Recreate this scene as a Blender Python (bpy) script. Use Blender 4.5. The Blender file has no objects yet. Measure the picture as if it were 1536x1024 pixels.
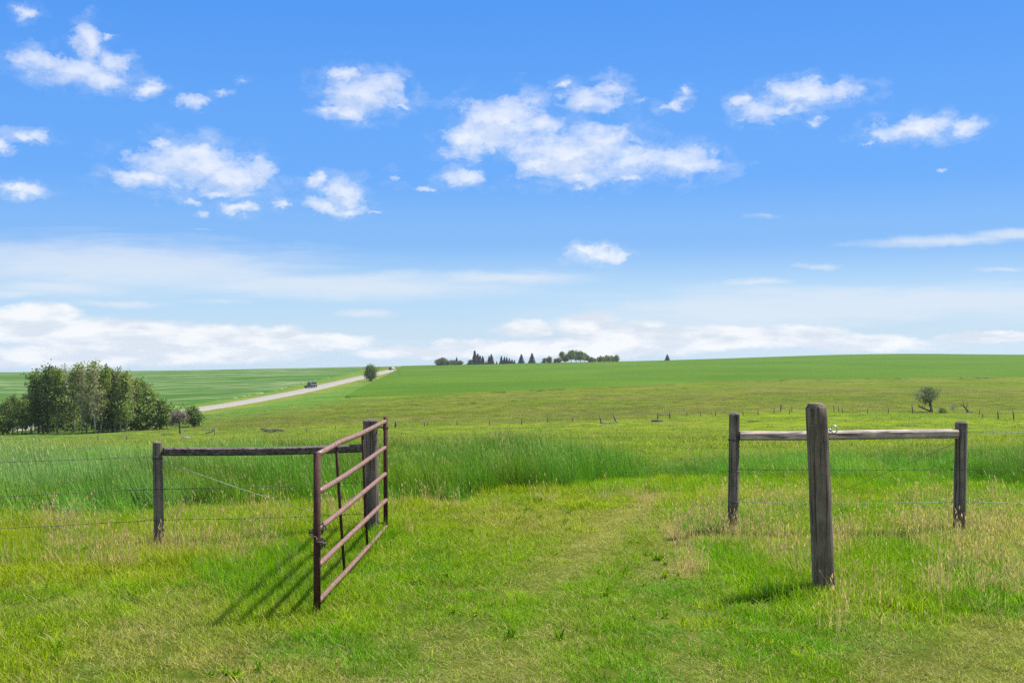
import bpy, math, random
import numpy as np

RAD = math.radians
S = bpy.context.scene
COL = S.collection
rng = np.random.default_rng(11)
random.seed(5)

F = 1750.0          # focal length in photo pixels (1536 wide)
CX, CY = 768.0, 512.0
HC = 2.2            # eye height
SUN_EL, SUN_AZ = 57.0, 62.0   # azimuth clockwise from +Y (view direction)

# ------------------------------------------------------------------ noise
def _hash(ix, iy, seed):
    n = (ix.astype(np.int64) * 374761393 + iy.astype(np.int64) * 668265263 + seed * 1442695041) & 0x7fffffff
    n = ((n ^ (n >> 13)) * 1274126177) & 0x7fffffff
    n = n ^ (n >> 16)
    return (n & 0xffff) / 65535.0

def vnoise(x, y, seed=0):
    x = np.asarray(x, float); y = np.asarray(y, float)
    ix, iy = np.floor(x), np.floor(y)
    fx, fy = x - ix, y - iy
    fx = fx * fx * (3 - 2 * fx); fy = fy * fy * (3 - 2 * fy)
    a = _hash(ix, iy, seed); b = _hash(ix + 1, iy, seed)
    c = _hash(ix, iy + 1, seed); d = _hash(ix + 1, iy + 1, seed)
    return (a * (1 - fx) + b * fx) * (1 - fy) + (c * (1 - fx) + d * fx) * fy

def fbm(x, y, seed=0, octv=4):
    t = 0; amp = .5; s = 0
    for k in range(octv):
        t = t + amp * vnoise(x * 2 ** k, y * 2 ** k, seed + k * 17); s += amp; amp *= .5
    return t / s

def sstep(a, b, x):
    t = np.clip((x - a) / (b - a), 0, 1)
    return t * t * (3 - 2 * t)

# ------------------------------------------------------------------ terrain
TC = np.array([-900, 0, 300, 525, 770, 1040, 1300, 1536, 2400], float)
TR = [  # distance, then the apparent height of the ground along nine bearings
    (60,  [668, 666, 662, 657, 655, 654, 654, 655, 655]),
    (100, [667, 664.5, 658, 652, 650, 648, 648, 650, 650]),
    (180, [664, 662, 652, 641, 637, 628, 620, 626, 630]),
    (240, [650, 648, 640, 628, 624, 614, 609, 614, 618]),
    (320, [636, 634, 626, 610, 604, 598, 594, 597, 600]),
    (420, [616, 612, 604, 592, 585, 581, 578, 580, 582]),
    (560, [594, 590, 582, 574, 568, 565, 562, 562, 563]),
    (760, [572, 569, 565, 558, 553, 549, 543, 543, 544]),
    (1000, [562, 560, 556, 550.5, 544.5, 539.5, 527.5, 531, 535]),
]
_Ds = [1, 8, 14, 17, 22, 28, 40]; _Hs = [[2.2] * 9, [2.2] * 9, [2.2] * 9, [2.2] * 9, [2.47] * 9, [2.92] * 9, [3.75] * 9]
for d, row in TR:
    _Ds.append(d); _Hs.append([(p - CY) * d / F for p in row])
for d, add in ((1200, 4), (1700, 22), (4000, 110)):
    _Ds.append(d); _Hs.append([(p - CY) * 1000 / F + add for p in TR[-1][1]])
_Ds = np.log(np.array(_Ds, float)); _Hs = np.array(_Hs)
SG = np.linspace(0, math.log(4000), 700); PG = np.linspace(-900, 2400, 331)
_t = np.stack([np.interp(SG, _Ds, _Hs[:, j]) for j in range(9)], 1)
_t2 = np.stack([np.interp(PG, TC, _t[i]) for i in range(len(SG))], 0)
def _smooth(a, w, ax):
    k = np.exp(-.5 * (np.arange(-3 * w, 3 * w + 1) / w) ** 2); k /= k.sum()
    pad = [(0, 0), (0, 0)]; pad[ax] = (3 * w, 3 * w)
    b = np.pad(a, pad, mode='edge')
    return np.apply_along_axis(lambda v: np.convolve(v, k, 'valid'), ax, b)
HT = _smooth(_smooth(_t2, 7, 0), 10, 1)

def hbase(px, D):
    s = np.clip(np.log(np.maximum(D, 1.0)), 0, SG[-1] - 1e-6) / (SG[1] - SG[0])
    p = (np.clip(px, -900, 2400 - 1e-6) + 900) / (PG[1] - PG[0])
    i = s.astype(int); j = p.astype(int); a = s - i; b = p - j
    i = np.minimum(i, len(SG) - 2); j = np.minimum(j, len(PG) - 2)
    return (HT[i, j] * (1 - a) + HT[i + 1, j] * a) * (1 - b) + (HT[i, j + 1] * (1 - a) + HT[i + 1, j + 1] * a) * b

def gz(x, y):
    x = np.atleast_1d(np.asarray(x, float)); y = np.atleast_1d(np.asarray(y, float))
    D = np.maximum(y, 1.0)
    h = hbase(CX + F * x / D, D)
    amp = np.interp(D, [0, 15, 40, 120, 400, 1000], [.02, .03, .10, .3, .5, .35])
    wl = fbm(x / 7, y / 7, 3, 3) - .5
    wl2 = fbm(x / 45, y / 45, 9, 3) - .5
    mixf = sstep(20, 120, D)
    return HC - h + amp * (wl * (1 - mixf) + wl2 * mixf)

def g1(x, y): return float(gz(x, y)[0])

DG = np.exp(np.linspace(math.log(45), math.log(1150), 4000))
def findD(px, py):
    x = (px - CX) * DG / F
    p = CY + F * (HC - gz(x, DG)) / DG
    k = np.argmax(p <= py)
    if p.min() > py: return 1000.0
    return float(DG[k])

def gp(px, py, D=None):
    """point on the ground on the bearing px where it appears at py"""
    if D is None: D = findD(px, py)
    x = (px - CX) * D / F
    return x, D, g1(x, D)

# ------------------------------------------------------------------ object helpers
def tag(o, label=None, cat=None, group=None, kind=None):
    if label: o['label'] = label
    if cat: o['category'] = cat
    if group: o['group'] = group
    if kind: o['kind'] = kind
    return o

def empty(name, loc, rz=0.0):
    o = bpy.data.objects.new(name, None); COL.objects.link(o)
    o.location = loc; o.rotation_euler = (0, 0, rz); o.empty_display_size = .2
    return o

def link_mesh(name, me, mat=None, parent=None, link=True):
    o = bpy.data.objects.new(name, me)
    if link: COL.objects.link(o)
    if mat and not me.materials: me.materials.append(mat)
    if parent: o.parent = parent
    return o

def np_mesh(name, verts, faces, smooth=False):
    verts = np.asarray(verts, np.float32)
    me = bpy.data.meshes.new(name)
    if isinstance(faces, np.ndarray):
        nf, k = faces.shape
        me.vertices.add(len(verts)); me.vertices.foreach_set('co', verts.ravel())
        me.loops.add(nf * k); me.loops.foreach_set('vertex_index', faces.astype(np.int32).ravel())
        me.polygons.add(nf)
        me.polygons.foreach_set('loop_start', np.arange(0, nf * k, k, dtype=np.int32))
        me.polygons.foreach_set('loop_total', np.full(nf, k, np.int32))
        me.update(calc_edges=True)
    else:
        me.from_pydata([tuple(v) for v in verts], [], faces); me.update()
    if smooth: me.polygons.foreach_set('use_smooth', [True] * len(me.polygons))
    return me

class MB:
    def __init__(s): s.v = []; s.f = []
    def add(s, vs, fs):
        b = len(s.v); s.v += [tuple(map(float, p)) for p in vs]; s.f += [tuple(i + b for i in f) for f in fs]
    def tube(s, pts, rad, n=8, cap=True, wob=0, seed=0):
        pts = [np.array(p, float) for p in pts]
        if not hasattr(rad, '__len__'): rad = [rad] * len(pts)
        vs = []; fs = []; ref = None; r0 = random.Random(seed)
        for i, p in enumerate(pts):
            t = pts[min(i + 1, len(pts) - 1)] - pts[max(i - 1, 0)]
            t = t / (np.linalg.norm(t) + 1e-9)
            if ref is None:
                ref = np.array([1, 0, 0]) if abs(t[0]) < .8 else np.array([0, 1, 0])
            a = np.cross(t, ref); a /= np.linalg.norm(a) + 1e-9; b = np.cross(t, a); ref = np.cross(a, t) * 1.0
            ref = ref / (np.linalg.norm(ref) + 1e-9)
            for k in range(n):
                q = 2 * math.pi * k / n
                rr = rad[i] * (1 + wob * (r0.random() - .5))
                vs.append(p + rr * (math.cos(q) * a + math.sin(q) * b))
        for i in range(len(pts) - 1):
            for k in range(n):
                k2 = (k + 1) % n
                fs.append((i * n + k, (i + 1) * n + k, (i + 1) * n + k2, i * n + k2))
        if cap:
            fs.append(tuple(range(n))); fs.append(tuple(reversed(range((len(pts) - 1) * n, len(pts) * n))))
        s.add(vs, fs)
    def box(s, c, d, R=None):
        vs = []
        for x in (-.5, .5):
            for y in (-.5, .5):
                for z in (-.5, .5):
                    p = np.array([x * d[0], y * d[1], z * d[2]])
                    if R is not None: p = R @ p
                    vs.append(p + np.array(c))
        s.add(vs, [(0, 1, 3, 2), (4, 6, 7, 5), (0, 4, 5, 1), (2, 3, 7, 6), (0, 2, 6, 4), (1, 5, 7, 3)])
    def torus(s, c, R, r, axis='y', n=20, m=8, sx=1.0, rot=None):
        vs = []; fs = []
        for i in range(n):
            a = 2 * math.pi * i / n
            for j in range(m):
                b = 2 * math.pi * j / m
                u = (R + r * math.cos(b)); p = np.array([u * math.cos(a) * sx, r * math.sin(b), u * math.sin(a)])
                if axis == 'z': p = np.array([p[0], p[2], p[1]])
                if axis == 'x': p = np.array([p[1], p[0], p[2]])
                if rot is not None: p = rot @ p
                vs.append(p + np.array(c))
        for i in range(n):
            for j in range(m):
                i2, j2 = (i + 1) % n, (j + 1) % m
                fs.append((i * m + j, i2 * m + j, i2 * m + j2, i * m + j2))
        s.add(vs, fs)
    def mesh(s, name, smooth=True):
        me = bpy.data.meshes.new(name); me.from_pydata(s.v, [], s.f); me.update()
        if smooth: me.polygons.foreach_set('use_smooth', [True] * len(me.polygons))
        return me
    def build(s, name, mat, parent=None, smooth=True):
        return link_mesh(name, s.mesh(name, smooth), mat, parent)

def rotz(a): c, s = math.cos(a), math.sin(a); return np.array([[c, -s, 0], [s, c, 0], [0, 0, 1.]])
def roty(a): c, s = math.cos(a), math.sin(a); return np.array([[c, 0, s], [0, 1, 0], [-s, 0, c]])
def rotx(a): c, s = math.cos(a), math.sin(a); return np.array([[1, 0, 0], [0, c, -s], [0, s, c.real]])

# ------------------------------------------------------------------ materials
def newmat(name):
    m = bpy.data.materials.new(name); m.use_nodes = True
    nt = m.node_tree; nt.nodes.clear()
    return m, nt, nt.nodes, nt.links
def N(ns, t, **kw):
    n = ns.new(t)
    for k, v in kw.items():
        if k.startswith('i_'): n.inputs[k[2:].replace('_', ' ')].default_value = v
        else: setattr(n, k, v)
    return n
def ramp(ns, stops, interp='LINEAR'):
    r = ns.new('ShaderNodeValToRGB'); r.color_ramp.interpolation = interp
    e = r.color_ramp.elements
    e[0].position, e[0].color = stops[0][0], (*stops[0][1], 1)
    e[1].position, e[1].color = stops[1][0], (*stops[1][1], 1)
    for p, c in stops[2:]:
        k = e.new(p); k.color = (*c, 1)
    return r
def noise(ns, ls, vec, scale, detail=4, rough=.55, dist=0.0):
    n = N(ns, 'ShaderNodeTexNoise'); n.inputs['Scale'].default_value = scale
    n.inputs['Detail'].default_value = detail; n.inputs['Roughness'].default_value = rough; n.inputs['Distortion'].default_value = dist
    if vec is not None: ls.new(vec, n.inputs['Vector'])
    return n
def mixc(ns, ls, fac, a, b, blend='MIX'):
    m = N(ns, 'ShaderNodeMix', data_type='RGBA', blend_type=blend)
    for sock, v in ((m.inputs[0], fac), (m.inputs[6], a), (m.inputs[7], b)):
        if hasattr(v, 'links'): ls.new(v, sock)
        elif isinstance(v, (tuple, list)): sock.default_value = (*v, 1)
        else: sock.default_value = v
    return m.outputs[2]
def mathn(ns, ls, op, a, b=None, c=None, clamp=False):
    m = N(ns, 'ShaderNodeMath', operation=op); m.use_clamp = clamp
    for i, v in enumerate((a, b, c)):
        if v is None: continue
        if hasattr(v, 'links'): ls.new(v, m.inputs[i])
        else: m.inputs[i].default_value = v
    return m.outputs[0]

def mat_wood(name, dark, light, tint=(1, 1, 1), scale=1.0):
    m, nt, ns, ls = newmat(name)
    tc = N(ns, 'ShaderNodeTexCoord'); mp = N(ns, 'ShaderNodeMapping'); mp.inputs['Scale'].default_value = (26 * scale, 26 * scale, 1.6 * scale)
    ls.new(tc.outputs['Object'], mp.inputs[0])
    n1 = noise(ns, ls, mp.outputs[0], 1.0, 6, .62, .6)
    n2 = noise(ns, ls, tc.outputs['Object'], 5.0, 4, .6)
    mp2 = N(ns, 'ShaderNodeMapping'); mp2.inputs['Scale'].default_value = (60 * scale, 60 * scale, 1.1 * scale); ls.new(tc.outputs['Object'], mp2.inputs[0])
    n3 = noise(ns, ls, mp2.outputs[0], 1.0, 2, .5, .4)
    r = ramp(ns, [(.30, dark), (.72, light)]); ls.new(n1.outputs[0], r.inputs[0])
    r2 = ramp(ns, [(.35, (.62, .60, .60)), (.65, (1.1, 1.05, .98))]); ls.new(n2.outputs[0], r2.inputs[0])
    c = mixc(ns, ls, 1.0, r.outputs[0], r2.outputs[0], 'MULTIPLY')
    cr = ramp(ns, [(.36, (.20, .18, .16)), (.45, (1, 1, 1))]); ls.new(n3.outputs[0], cr.inputs[0])
    c = mixc(ns, ls, .85, c, cr.outputs[0], 'MULTIPLY')
    c = mixc(ns, ls, 1.0, c, tint, 'MULTIPLY')
    b = N(ns, 'ShaderNodeBsdfPrincipled'); b.inputs['Roughness'].default_value = .8; b.inputs['Specular IOR Level'].default_value = .25
    ls.new(c, b.inputs['Base Color'])
    hh = mathn(ns, ls, 'MULTIPLY_ADD', cr.outputs[0], .8, n1.outputs[0])
    bp = N(ns, 'ShaderNodeBump'); bp.inputs['Strength'].default_value = .7; bp.inputs['Distance'].default_value = .006
    ls.new(hh, bp.inputs['Height']); ls.new(bp.outputs[0], b.inputs['Normal'])
    o = N(ns, 'ShaderNodeOutputMaterial'); ls.new(b.outputs[0], o.inputs[0])
    return m

def mat_plain(name, a, b_, scale=6, rough=.6, metal=0, spec=.4, bump=0.0, detail=5):
    m, nt, ns, ls = newmat(name)
    tc = N(ns, 'ShaderNodeTexCoord'); n1 = noise(ns, ls, tc.outputs['Object'], scale, detail, .6)
    r = ramp(ns, [(.32, a), (.68, b_)]); ls.new(n1.outputs[0], r.inputs[0])
    b = N(ns, 'ShaderNodeBsdfPrincipled'); b.inputs['Roughness'].default_value = rough; b.inputs['Metallic'].default_value = metal
    b.inputs['Specular IOR Level'].default_value = spec
    ls.new(r.outputs[0], b.inputs['Base Color'])
    if bump:
        bp = N(ns, 'ShaderNodeBump'); bp.inputs['Strength'].default_value = .6; bp.inputs['Distance'].default_value = bump
        ls.new(n1.outputs[0], bp.inputs['Height']); ls.new(bp.outputs[0], b.inputs['Normal'])
    o = N(ns, 'ShaderNodeOutputMaterial'); ls.new(b.outputs[0], o.inputs[0])
    return m

def mat_grass(name, trans=.40, rough=.55, spec=.05, tips=0.0):
    m, nt, ns, ls = newmat(name)
    ti = N(ns, 'ShaderNodeAttribute', attribute_type='INSTANCER', attribute_name='tint')
    br = N(ns, 'ShaderNodeAttribute', attribute_type='GEOMETRY', attribute_name='bc')   # R random, G height along the blade, B dry
    sp = N(ns, 'ShaderNodeSeparateColor'); ls.new(br.outputs['Color'], sp.inputs[0])
    r = ramp(ns, [(0.0, (.50, .60, .40)), (.5, (1, 1, 1)), (1.0, (1.45, 1.28, 1.2))]); ls.new(sp.outputs[0], r.inputs[0])
    c = mixc(ns, ls, 1.0, ti.outputs['Color'], r.outputs[0], 'MULTIPLY')
    if tips: c = mixc(ns, ls, mathn(ns, ls, 'MULTIPLY', mathn(ns, ls, 'POWER', sp.outputs[1], 1.6), tips), c, (.38, .52, .17))
    c = mixc(ns, ls, sp.outputs[2], c, (.54, .42, .22))
    b = N(ns, 'ShaderNodeBsdfPrincipled'); b.inputs['Roughness'].default_value = rough; b.inputs['Specular IOR Level'].default_value = spec
    ls.new(c, b.inputs['Base Color'])
    t = N(ns, 'ShaderNodeBsdfTranslucent')
    c2 = mixc(ns, ls, 1.0, c, (1.25, 1.25, .7), 'MULTIPLY'); ls.new(c2, t.inputs['Color'])
    mx = N(ns, 'ShaderNodeMixShader'); mx.inputs[0].default_value = trans
    ls.new(b.outputs[0], mx.inputs[1]); ls.new(t.outputs[0], mx.inputs[2])
    o = N(ns, 'ShaderNodeOutputMaterial'); ls.new(mx.outputs[0], o.inputs[0])
    return m

def mat_leaf(name, a, b_, trans=.42, patch=.35):
    m, nt, ns, ls = newmat(name)
    at = N(ns, 'ShaderNodeAttribute', attribute_type='GEOMETRY', attribute_name='rnd')
    oi = N(ns, 'ShaderNodeObjectInfo')
    f = mathn(ns, ls, 'MULTIPLY_ADD', oi.outputs['Random'], patch, -patch / 2)
    f = mathn(ns, ls, 'ADD', at.outputs['Fac'], f, clamp=True)
    r = ramp(ns, [(0.0, a), (1.0, b_)]); ls.new(f, r.inputs[0])
    b = N(ns, 'ShaderNodeBsdfPrincipled'); b.inputs['Roughness'].default_value = .55; b.inputs['Specular IOR Level'].default_value = .3
    ls.new(r.outputs[0], b.inputs['Base Color'])
    t = N(ns, 'ShaderNodeBsdfTranslucent'); ls.new(r.outputs[0], t.inputs['Color'])
    mx = N(ns, 'ShaderNodeMixShader'); mx.inputs[0].default_value = trans
    ls.new(b.outputs[0], mx.inputs[1]); ls.new(t.outputs[0], mx.inputs[2])
    o = N(ns, 'ShaderNodeOutputMaterial'); ls.new(mx.outputs[0], o.inputs[0])
    return m

def mat_ground():
    m, nt, ns, ls = newmat('ground_turf')
    geo = N(ns, 'ShaderNodeNewGeometry')
    at = N(ns, 'ShaderNodeAttribute', attribute_type='GEOMETRY', attribute_name='zone')
    n1 = noise(ns, ls, geo.outputs['Position'], .055, 6, .62)
    n2 = noise(ns, ls, geo.outputs['Position'], .6, 5, .65)
    n3 = noise(ns, ls, geo.outputs['Position'], 7.0, 4, .65)
    r1 = ramp(ns, [(.36, (.66, .80, .62)), (.5, (1, 1, 1)), (.64, (1.28, 1.10, 1.15))]); ls.new(n1.outputs[0], r1.inputs[0])
    r2 = ramp(ns, [(.34, (.62, .70, .58)), (.66, (1.28, 1.2, 1.25))]); ls.new(n2.outputs[0], r2.inputs[0])
    r3 = ramp(ns, [(.32, (.7, .72, .65)), (.68, (1.22, 1.2, 1.2))]); ls.new(n3.outputs[0], r3.inputs[0])
    c = mixc(ns, ls, .85, at.outputs['Color'], r1.outputs[0], 'MULTIPLY')
    c = mixc(ns, ls, .8, c, r2.outputs[0], 'MULTIPLY')
    c = mixc(ns, ls, .8, c, r3.outputs[0], 'MULTIPLY')
    b = N(ns, 'ShaderNodeBsdfPrincipled'); b.inputs['Roughness'].default_value = 1; b.inputs['Specular IOR Level'].default_value = 0
    ls.new(c, b.inputs['Base Color'])
    bp = N(ns, 'ShaderNodeBump'); bp.inputs['Strength'].default_value = .8; bp.inputs['Distance'].default_value = .25
    ls.new(n2.outputs[0], bp.inputs['Height']); ls.new(bp.outputs[0], b.inputs['Normal'])
    o = N(ns, 'ShaderNodeOutputMaterial'); ls.new(b.outputs[0], o.inputs[0])
    return m

def mat_crop(name, a, b_, line=None, ang=0.0, period=9.0):
    m, nt, ns, ls = newmat(name)
    geo = N(ns, 'ShaderNodeNewGeometry')
    mp = N(ns, 'ShaderNodeMapping'); mp.inputs['Rotation'].default_value = (0, 0, ang); mp.inputs['Scale'].default_value = (.012, .1, .03)
    ls.new(geo.outputs['Position'], mp.inputs[0])
    n1 = noise(ns, ls, mp.outputs[0], 1.0, 5, .6)
    n2 = noise(ns, ls, geo.outputs['Position'], .012, 4, .55)
    n3 = noise(ns, ls, geo.outputs['Position'], 1.4, 4, .7)
    r1 = ramp(ns, [(.3, a), (.7, b_)]); ls.new(n1.outputs[0], r1.inputs[0])
    r2 = ramp(ns, [(.34, (.84, .90, .84)), (.66, (1.12, 1.07, 1.05))]); ls.new(n2.outputs[0], r2.inputs[0])
    r3 = ramp(ns, [(.3, (.84, .86, .82)), (.7, (1.12, 1.1, 1.1))]); ls.new(n3.outputs[0], r3.inputs[0])
    c = mixc(ns, ls, 1.0, r1.outputs[0], r2.outputs[0], 'MULTIPLY'); c = mixc(ns, ls, 1.0, c, r3.outputs[0], 'MULTIPLY')
    if line:
        mp2 = N(ns, 'ShaderNodeMapping'); mp2.inputs['Rotation'].default_value = (0, 0, ang); mp2.inputs['Scale'].default_value = (.009, .055, .02)
        ls.new(geo.outputs['Position'], mp2.inputs[0])
        n4 = noise(ns, ls, mp2.outputs[0], 1.0, 3, .62, .2)
        rr = ramp(ns, [(.50, (0, 0, 0)), (.54, (.95, .95, .95)), (.58, (0, 0, 0)), (.66, (0, 0, 0)), (.69, (.6, .6, .6)), (.72, (0, 0, 0))]); ls.new(n4.outputs[0], rr.inputs[0])
        c = mixc(ns, ls, rr.outputs[0], c, line)
    b = N(ns, 'ShaderNodeBsdfPrincipled'); b.inputs['Roughness'].default_value = 1; b.inputs['Specular IOR Level'].default_value = 0
    ls.new(c, b.inputs['Base Color'])
    bp = N(ns, 'ShaderNodeBump'); bp.inputs['Strength'].default_value = .6; bp.inputs['Distance'].default_value = .2
    ls.new(n3.outputs[0], bp.inputs['Height']); ls.new(bp.outputs[0], b.inputs['Normal'])
    o = N(ns, 'ShaderNodeOutputMaterial'); ls.new(b.outputs[0], o.inputs[0])
    return m

M = {}
M['post'] = mat_wood('weathered_post_wood', (.092, .076, .056), (.262, .222, .165))
M['post_grey'] = mat_wood('weathered_grey_wood', (.078, .067, .056), (.245, .215, .18))
M['rail_dark'] = mat_wood('dark_rail_wood', (.058, .051, .044), (.20, .178, .155))
M['rail_pale'] = mat_wood('pale_rail_wood', (.15, .12, .10), (.36, .30, .25))
M['hole'] = mat_plain('bored_hole', (.006, .005, .004), (.012, .01, .008))
M['rust'] = mat_plain('rusty_red_steel', (.11, .042, .027), (.25, .138, .095), 34, .5, 0, .5, .0004, 7)
M['rust_dark'] = mat_plain('dark_rust_steel', (.036, .014, .011), (.085, .036, .028), 20, .75, 0, .2, .0004, 7)
M['wire'] = mat_plain('rusted_fence_wire', (.045, .04, .036), (.12, .11, .10), 30, .6, .2)
M['wire_pale'] = mat_plain('galvanised_wire', (.16, .16, .155), (.34, .34, .33), 30, .55, .4)
M['steel'] = mat_plain('galvanised_steel', (.5, .5, .48), (.75, .75, .73), 30, .35, .7)
M['bark_pale'] = mat_plain('pale_aspen_bark', (.14, .13, .105), (.42, .40, .34), 1.6, .85)
M['bark'] = mat_plain('dark_bark', (.05, .04, .032), (.13, .11, .09), 4, .9)
M['deadwood'] = mat_plain('bleached_deadwood', (.10, .09, .08), (.30, .27, .24), 5, .9)
M['rock'] = mat_plain('field_stone', (.10, .095, .09), (.22, .21, .20), 3, .9, 0, .2, .03)
M['leaf_aspen'] = mat_leaf('aspen_leaves', (.115, .19, .03), (.30, .37, .08))
M['leaf_dark'] = mat_leaf('dark_leaves', (.085, .155, .028), (.205, .285, .058))
M['leaf_sparse'] = mat_leaf('sparse_olive_leaves', (.18, .185, .08), (.33, .33, .155))
M['leaf_mauve'] = mat_leaf('greyish_pink_foliage', (.14, .13, .085), (.27, .245, .17))
M['leaf_pale'] = mat_leaf('pale_yellow_green_leaves', (.10, .14, .04), (.19, .23, .075))
M['needle'] = mat_leaf('spruce_needles', (.03, .055, .042), (.07, .105, .075), .1)
M['needle_blue'] = mat_leaf('grey_blue_needles', (.035, .045, .05), (.09, .10, .10), .1)
M['ground'] = mat_ground()
M['crop_right'] = mat_crop('green_crop', (.057, .117, .011), (.069, .135, .015), None, .05)
M['crop_left'] = mat_crop('drilled_crop', (.038, .102, .018), (.055, .120, .025), (.20, .235, .12), .32)
M['gravel'] = mat_plain('pale_gravel', (.20, .183, .158), (.275, .255, .22), 1.2, .95, 0, .1, .02, 8)

# ------------------------------------------------------------------ road
ROADPX = [(-330, 668), (-120, 652), (20, 643), (90, 640), (170, 633), (255, 621.5), (300, 614), (350, 606.5), (400, 598.5), (440, 590.5), (480, 581), (520, 571.5), (560, 562), (580, 557.5), (589, 555.2)]
_rp = []
for a, b in ROADPX:
    d = findD(a, b); _rp.append(((a - CX) * d / F, d))
_rp = np.array(_rp)
_seg = np.r_[0, np.cumsum(np.hypot(*np.diff(_rp, axis=0).T))]
_sa = np.arange(0, _seg[-1], 4.0)
RC = np.stack([np.interp(_sa, _seg, _rp[:, 0]), np.interp(_sa, _seg, _rp[:, 1])], 1)
_k = np.exp(-.5 * (np.arange(-24, 25) / 9) ** 2); _k /= _k.sum()
RC = np.stack([np.convolve(np.pad(RC[:, i], 24, mode='reflect', reflect_type='odd'), _k, 'valid') for i in (0, 1)], 1)
def road_dist(x, y):
    x = np.asarray(x); out = np.full(x.shape, 1e9); side = np.zeros(x.shape)
    sub = RC[::3]
    for p, q in zip(sub[:-1], sub[1:]):
        dx, dy = x - p[0], y - p[1]; tx, ty = q - p
        dd = np.hypot(dx, dy); mm = dd < out
        out[mm] = dd[mm]; side[mm] = (tx * dy - ty * dx)[mm]
    return out, side

# ------------------------------------------------------------------ the ground sheet
BOUND_R = np.array([(300, 622), (400, 608), (518, 596), (600, 593.5), (770, 586.5), (900, 580.5), (1040, 574), (1160, 570), (1300, 567.5), (1536, 566), (2300, 564)], float)
def build_ground():
    ys = np.r_[-60, -30, -15, -5, 0, np.exp(np.linspace(math.log(2.5), math.log(1500), 420))]
    us = np.r_[np.linspace(-1.5, -.75, 12)[:-1], np.linspace(-.75, .75, 300), np.linspace(.75, 1.5, 12)[1:]]
    Y, U = np.meshgrid(ys, us, indexing='ij')
    X = U * (np.maximum(Y, 0) + 30)
    Z = gz(X.ravel(), Y.ravel()).reshape(X.shape)
    nr, nc = X.shape
    V = np.stack([X, Y, Z], -1).reshape(-1, 3)
    i = (np.arange(nr - 1)[:, None] * nc + np.arange(nc - 1)[None, :]).ravel()
    Fc = np.stack([i, i + 1, i + nc + 1, i + nc], 1)
    me = np_mesh('ground', V, Fc, True)
    x, y = V[:, 0], V[:, 1]; D = np.maximum(y, 1)
    px = CX + F * x / D; py = CY + F * (HC - V[:, 2]) / D
    near = np.array([.085, .105, .018]); lush = np.array([.080, .165, .014]); mid = np.array([.140, .205, .014]); brown = np.array([.092, .130, .013])
    c = near[None] * np.ones((len(V), 1))
    w = sstep(14, 22, D)[:, None]; c = c * (1 - w) + lush * w
    w = sstep(32, 60, D)[:, None]; c = c * (1 - w) + mid * w
    # browner pasture beyond the old fence line
    fl = np.interp(px, [0, 300, 600, 900, 1050, 1200, 1536], [652, 648, 636, 630, 622, 612, 616])
    nz = (fbm(x / 40, y / 25, 44, 4) - .5)
    w = sstep(8, -10, py - fl + nz * 26)[:, None] * sstep(90, 140, D)[:, None]
    c = c * (1 - w) + brown * w
    st = fbm(x / 70, y / 9 , 71, 4)
    w = (sstep(.45, .65, st) * sstep(150, 200, D) * .7)[:, None]; c = c * (1 - w) + np.array([.100, .150, .018]) * w
    st = fbm(x / 50 + 7, y / 7 , 75, 4)
    w = (sstep(.52, .68, st) * sstep(90, 130, D) * .8)[:, None]; c = c * (1 - w) + np.array([.125, .118, .036]) * w
    # greener, ranker verge beside the road
    rd, side = road_dist(x, y)
    far = D > 150
    w = (sstep(60, 14, rd + nz * 26) * far)[:, None]
    c = c * (1 - .85 * w) + np.array([.080, .170, .030]) * .85 * w
    w = (sstep(20, 6, rd + nz * 14) * far)[:, None]
    c = c * (1 - .7 * w) + np.array([.16, .175, .034]) * .7 * w
    ca = me.color_attributes.new('zone', 'FLOAT_COLOR', 'POINT')
    ca.data.foreach_set('color', np.c_[c, np.ones(len(c))].astype(np.float32).ravel())
    o = link_mesh('ground', me, M['ground'])
    tag(o, 'rough green pasture ground falling away and rising to the ridge', 'ground', kind='structure')
build_ground()

def build_field(name, label, pxs, lo, hi, lift, mat):
    rows = 90; V = []
    for p in pxs:
        a = findD(p, lo(p)); b = hi(p)
        b = 1350.0 if b is None else findD(p, b)
        if b < a + .5: b = a + .5
        d = a * (b / a) ** np.linspace(0, 1, rows)
        x = (p - CX) * d / F
        z = gz(x, d) + lift
        z[0] -= lift + .3
        V.append(np.stack([x, d, z], 1))
    nc = rows; nr = len(pxs); V = np.array(V).reshape(-1, 3)
    i = (np.arange(nr - 1)[:, None] * nc + np.arange(nc - 1)[None, :]).ravel()
    me = np_mesh(name, V, np.stack([i, i + nc, i + nc + 1, i + 1], 1), True)
    tag(link_mesh(name, me, mat), label, 'field', kind='structure')
UPR = [(518, 595), (547, 579), (575, 566), (590, 557.5), (600, 551.5)]
build_field('crop_field', 'even green crop field rising to the tree dotted ridge', np.r_[np.arange(518, 604, 4), np.arange(604, 2300, 12)],
            lambda p: float(np.interp(p, BOUND_R[:, 0], BOUND_R[:, 1])) + float(fbm(p / 60., .5, 5, 3) - .5) * 1.6,
            lambda p: float(np.interp(p, [a for a, b in UPR], [b for a, b in UPR])) if p < 600 else None, .38, M['crop_right'])
LOL = [(-700, 668), (-300, 655), (0, 630), (150, 622), (250, 612.5), (300, 606), (400, 589), (470, 571.5), (520, 560.5), (545, 555), (556, 552.5)]
build_field('striped_crop_field', 'green crop field with pale drill lines left of the gravel road', np.arange(-700, 558, 6),
            lambda p: float(np.interp(p, [a for a, b in LOL], [b for a, b in LOL])) + float(fbm(p / 40., 3.5, 6, 3) - .5) * 3, lambda p: None, .35, M['crop_left'])

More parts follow.
